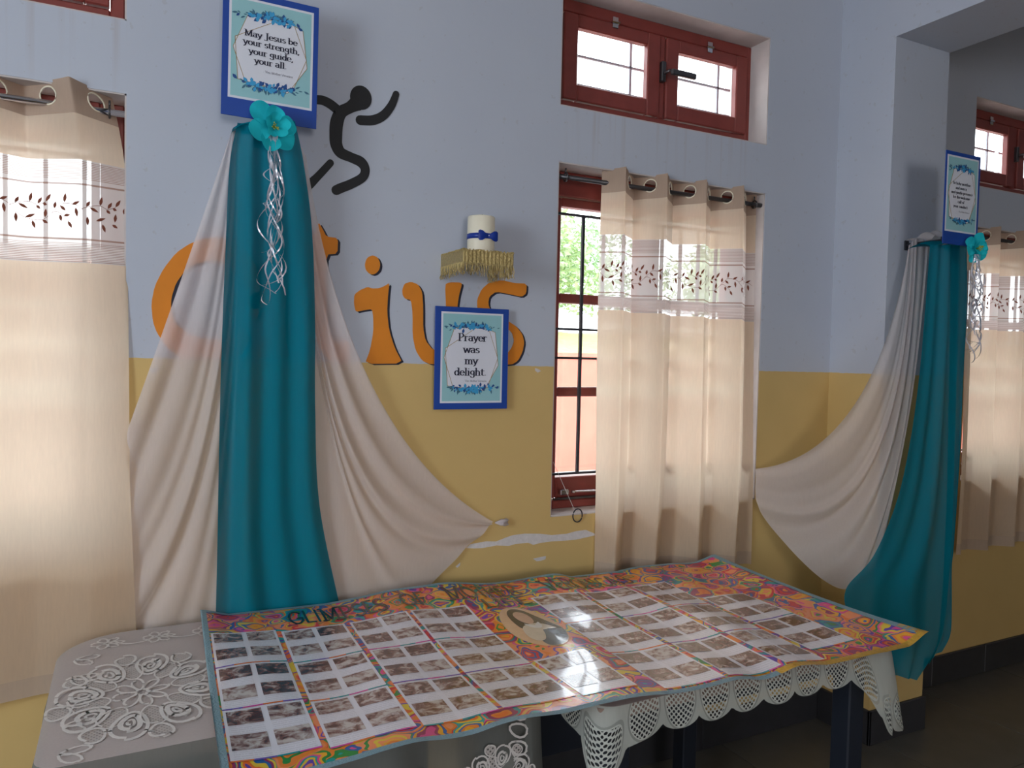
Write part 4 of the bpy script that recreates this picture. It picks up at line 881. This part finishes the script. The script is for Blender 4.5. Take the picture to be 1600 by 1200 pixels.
def byx(L, s):
    x = L[0][0] + (L[-1][0] - L[0][0]) * s
    for i in range(len(L) - 1):
        if x <= L[i + 1][0] or i == len(L) - 2:
            u = (x - L[i][0]) / (L[i + 1][0] - L[i][0]); p0, p1, p2, p3 = L[max(i - 1, 0)], L[i], L[i + 1], L[min(i + 2, len(L) - 1)]
            q = lerp(p1, p2, u); zz = .5 * (2 * p1[2] + (p2[2] - p0[2]) * u + (2 * p0[2] - 5 * p1[2] + 4 * p2[2] - p3[2]) * u * u + (3 * p1[2] - p0[2] - 3 * p2[2] + p3[2]) * u ** 3)
            return (x, q[1], zz)
NS = 240
BK = [byx(BACK, i / NS) for i in range(NS + 1)]; FT = [byx(FRONT, i / NS) for i in range(NS + 1)]
ZMIN = ZT + .0085
def B(s, t, off=0):
    a, b = along(BK, s), along(FT, s); x = a[0] + (b[0] - a[0]) * t; y = a[1] + (b[1] - a[1]) * t
    e = abs(2 * t - 1) ** 1.5; zc = ZMIN + .004 + .0045 * math.sin(s * 26 + t * 2.2) + .003 * math.sin(s * 47 - t * 5 + 1)
    z = (a[2] if t < .5 else b[2]); z = zc + (max(z, ZMIN) - zc) * e; z = max(z, ZMIN)
    return (x, y, z + off)
bn = tag(empty('photo_banner', (1.0, -.5, ZT)), 'laminated banner of sepia photo pages with bright doodled border', 'banner')
bo = Vector(bn.location)
def bp(s, t, off=0): return tuple(Vector(B(s, t, off)) - bo)
AS = 2.05
grid('printed_sheet', 240, 60, lambda a, b: bp(a, b), M['doodle'], bn, uvfn=lambda a, b: (a * AS, b))
def patch(name, s0, s1, t0, t1, off, m, parent, nu=8, nv=8, uvfn=None): return grid(name, nu, nv, lambda a, b: bp(s0 + (s1 - s0) * a, t0 + (t1 - t0) * b, off), m, parent, uvfn=uvfn or (lambda a, b: (a, 1 - b)))
# edging tape: four strips folded over the rim
for nm, q, mat in (('edging_tape', (0, 1, -.004, .014), 'tape'), ('edging_tape', (0, .66, .983, 1.004), 'tape'), ('edging_tape', (-.003, .0085, 0, 1), 'tape'), ('edging_tape', (.988, 1.003, 0, .97), 'tape'), ('gold_tape', (.70, 1.0, .978, 1.003), 'goldtape'), ('gold_tape', (.992, 1.004, .90, 1.0), 'goldtape'), ('edging_tape', (.66, .70, .983, 1.004), 'tape')):
    patch(nm, *q, .0012, M[mat], bn, 120 if q[1] - q[0] > .3 else 4, 60 if q[3] - q[2] > .3 else 4)
COLS = [(.0105, .101), (.108, .202), (.210, .301), (.307, .403)]; RC = [(.521, .617), (.625, .717), (.726, .800)]
pages = []
for (a, b) in COLS:
    for k in range(3): pages.append((a, b, (.185, .202, .202, .200)[COLS.index((a, b))] + k * .244, (.185, .202, .202, .200)[COLS.index((a, b))] + k * .244 + .237))
for n_, (a, b) in enumerate(RC):
    for k in range(3): pages.append((a, b, .198 + k * .259 , .198 + k * .259 + .252))
for k in range(2): pages.append((.809, .900, .40 + k * .253, .40 + k * .253 + .246))
pages.append((.410, .490, .672, .935))
lines_m = ['pink_ln', 'teal_ln', 'or_ln', 'vio_ln']; rr = random.Random(12)
for (s0, s1, t0, t1) in pages:
    pg = patch('photo_page', s0, s1, t0, t1, .0008, M['page'], bn, 8, 10)
    for i in range(2):
        for j in range(2):
            a0 = s0 + (s1 - s0) * (.035 + .5 * i); a1 = a0 + (s1 - s0) * .425; b0 = t0 + (t1 - t0) * (.045 + .49 * j); b1 = b0 + (t1 - t0) * .29
            patch('photo', a0, a1, b0, b1, .0014, M['photo'], pg, 4, 4)
    n = 4
    for k in range(n): patch('pen_line', s0 + (s1 - s0) * k / n, s0 + (s1 - s0) * (k + 1) / n, t1, t1 + .0065, .0011, M[rr.choice(lines_m)], pg, 2, 1)
# portrait in an oval
OC, OR = (.466, .442), (.041, .178)
def oval(u, v): return (OC[0] + OR[0] * u, OC[1] + OR[1] * v)
def shape(name, pts, off, mat, parent, sm=2):
    pts = smoothpoly(pts, sm); cx = sum(p[0] for p in pts) / len(pts); cy = sum(p[1] for p in pts) / len(pts); n = len(pts); v = [bp(*oval(cx, cy), off)]; f = []
    for k, rad in enumerate((.5, 1)):
        for p in pts: v.append(bp(*oval(cx + (p[0] - cx) * rad, cy + (p[1] - cy) * rad), off))
    for i in range(n): f.append((0, 1 + i, 1 + (i + 1) % n)); f.append((1 + i, 1 + n + i, 1 + n + (i + 1) % n, 1 + (i + 1) % n))
    return obj(name, v, [q[::-1] for q in f], M[mat], parent)
ov = shape('oval_portrait', [(math.cos(2 * PI * k / 24), math.sin(2 * PI * k / 24)) for k in range(24)], .0012, 'oval', bn, 1); ov['label'] = 'oval portrait of a person in a black veil'
shape('robe_print', [(-.35, .55), (.0, .15), (.6, .1), (.98, .2), (.80, .60), (.45, .88), (0, .99), (-.35, .92)], .0015, 'robe', ov)
shape('veil_print', [(-.5, .15), (-.55, -.3), (-.42, -.72), (-.05, -.92), (.36, -.80), (.55, -.4), (.85, .1), (.98, .3), (.55, .2), (0, .1)], .0018, 'veil', ov)
shape('cape_print', [(-.62, .35), (-.48, .0), (-.1, -.08), (.35, -.05), (.80, .28), (.50, .22), (.15, .20), (.0, .5), (-.25, .72), (-.55, .62)], .0021, 'cape', ov)
shape('coif_print', [(-.30, -.15), (-.1, .02), (.15, .05), (.34, -.15), (.3, .12), (.1, .2), (-.15, .12)], .0024, 'coif', ov, 1)
shape('face_print', [(-.30, -.30), (-.28, -.60), (0, -.74), (.27, -.60), (.30, -.30), (.14, -.06), (-.14, -.06)], .0024, 'skin', ov)
# hand-drawn heading in black pen
def heading(txt, s0, s1, tb, cap):
    polys, tw = text_polys(txt, (.06, .05)); k = (s1 - s0) / tw; m = MB()
    for qi, q in enumerate(polys): m.add([bp(s0 + a * k, tb - c * cap, .0017 + (qi % 9) * 1e-5) for a, c in q], [tuple(range(len(q)))])
    m.build('heading_text', M['pencil'], bn)
heading('GLIMPSES', .125, .28, .16, .11); heading('OF', .305, .35, .16, .11); heading('MOTHER', .385, .52, .15, .11); heading("VERONICA'S", .57, .75, .16, .11); heading('LIFE', .432, .515, .245, .075)

# ------------------------------------------------------------------ outdoors
tag(MB().box(-40, 60, .22, 60, -.75, -.65).build('ground', M['ground']), 'concrete yard outside', kind='structure')
bw_ = tag(MB().box(-6, 40, 9.8, 10.0, -.65, 1.47).box(-6, 40, 9.76, 10.04, 1.47, 1.55).build('boundary_wall', M['redwall']), 'red painted boundary wall beyond the yard', 'wall', kind='structure')
grid('grass_bank', 40, 12, lambda a, b: (3.2 + 37 * a, 10.1 + 16 * b, 1.2 + 1.0 * min(1, b * 2.6) + .08 * math.sin(a * 60) * math.sin(b * 9)), M['grass'])
tag(bpy.data.objects['grass_bank'], 'dry grass bank above the boundary wall', 'grass', kind='stuff')
def tree(label, loc, h, rad, mat, seed, n=1500):
    rr = random.Random(seed); t = tag(empty('garden_tree', loc), label, 'tree', 'trees beyond the boundary wall')
    MB().tube([(0, 0, 0), (.1, .05, h * .35), (.05, 0, h * .7)], [.14, .11, .05], 8).build('trunk', M['bark'], t)
    m = MB(); cl_ = [(rr.gauss(0, rad * .45), rr.gauss(0, rad * .35), h * rr.uniform(.30, .85), rad * rr.uniform(.35, .6)) for _ in range(12)]
    for k in range(n):
        c = rr.choice(cl_); d = Vector((rr.gauss(0, 1), rr.gauss(0, 1), rr.gauss(0, 1))).normalized() * c[3] * rr.uniform(.6, 1); p = Vector(c[:3]) + d; a = Vector((rr.gauss(0, 1), rr.gauss(0, 1), rr.gauss(0, .6))).normalized(); b = a.cross(Vector((rr.gauss(0, 1), rr.gauss(0, 1), rr.gauss(0, 1)))).normalized(); L = rr.uniform(.06, .14)
        m.add([p - a * L, p + b * L * .4, p + a * L, p - b * L * .4], [(0, 1, 2, 3)])
    m.build('crown', M[mat], t)
names = ['round leafy tree seen through the uncurtained window strip', 'bushy green tree just behind the one in the window strip', 'dense low tree hidden mostly by the half-drawn curtain', 'leafy tree behind the far bay curtain']
for k, (x, y, h, r, mt) in enumerate([(9.6, 15.5, 2.5, 1.7, 'leaf2'), (12.6, 20.0, 3.4, 2.3, 'leaf'), (17.5, 17, 2.8, 1.8, 'leaf2'), (22, 17, 3.0, 2.0, 'leaf')]): tree(names[k], (x, y, 2.2), h * 1.15, r, mt, k + 1, 5200)
def palm(loc, h, seed):
    rr = random.Random(seed); t = tag(empty('palm_tree', loc), 'slender palm rising above the garden trees', 'tree')
    MB().tube([(0, 0, 0), (.2, 0, h * .5), (.3, 0, h)], [.16, .13, .1], 8).build('trunk', M['bark'], t)
    for k in range(13):
        g = 2 * PI * k / 13; m = MB(); lift_ = rr.uniform(.2, .9); n = 12; sp = [(.3 + 1.9 * q / n * math.cos(g), 1.9 * q / n * math.sin(g), h + lift_ * q / n * 1.4 - 1.6 * (q / n) ** 2) for q in range(n + 1)]
        for q in range(1, n):
            a = Vector(sp[q]); d = (Vector(sp[q + 1]) - Vector(sp[q - 1])).normalized(); sd = d.cross(Vector((0, 0, 1))).normalized(); L = .55 * math.sin(PI * (q / n) ** .7)
            for s_ in (-1, 1): m.add([a, a + d * .10, a + sd * s_ * L + d * .3 - Vector((0, 0, .18))], [(0, 1, 2)])
        m.build('frond', M['leaf'], t)
palm((13.6, 23.5, 2.2), 3.6, 3)
# roof overhang outside and the neighbouring house seen through the first window
tag(MB().box(-2.8, 6.4, .25, .66, 2.185, 2.26).build('trim_2', M['pinkwall']), 'concrete sun shade over the windows', kind='structure')
hs = tag(empty('house', (-1.5, 9.3, -.65)), 'pink house across the yard behind the wide curtain', 'building')
MB().box(-5, 3.4, 0, 4, 0, 3.35).build('wall', M['pinkwall'], hs); MB().box(-5.3, 3.7, -.5, 4.3, 3.35, 3.5).build('roof_slab', M['white'], hs)
for x in (-3.6, -1.6, .4, 2.0):
    wn = MB().box(x, x + .95, -.05, .02, 1.35, 2.75).build('window', M['white'], hs)
    for q in range(4): MB().box(x + .06, x + .89, -.07, -.05, 1.42 + q * .33, 1.70 + q * .33).build('shutter_slat', M['lilac'], wn)
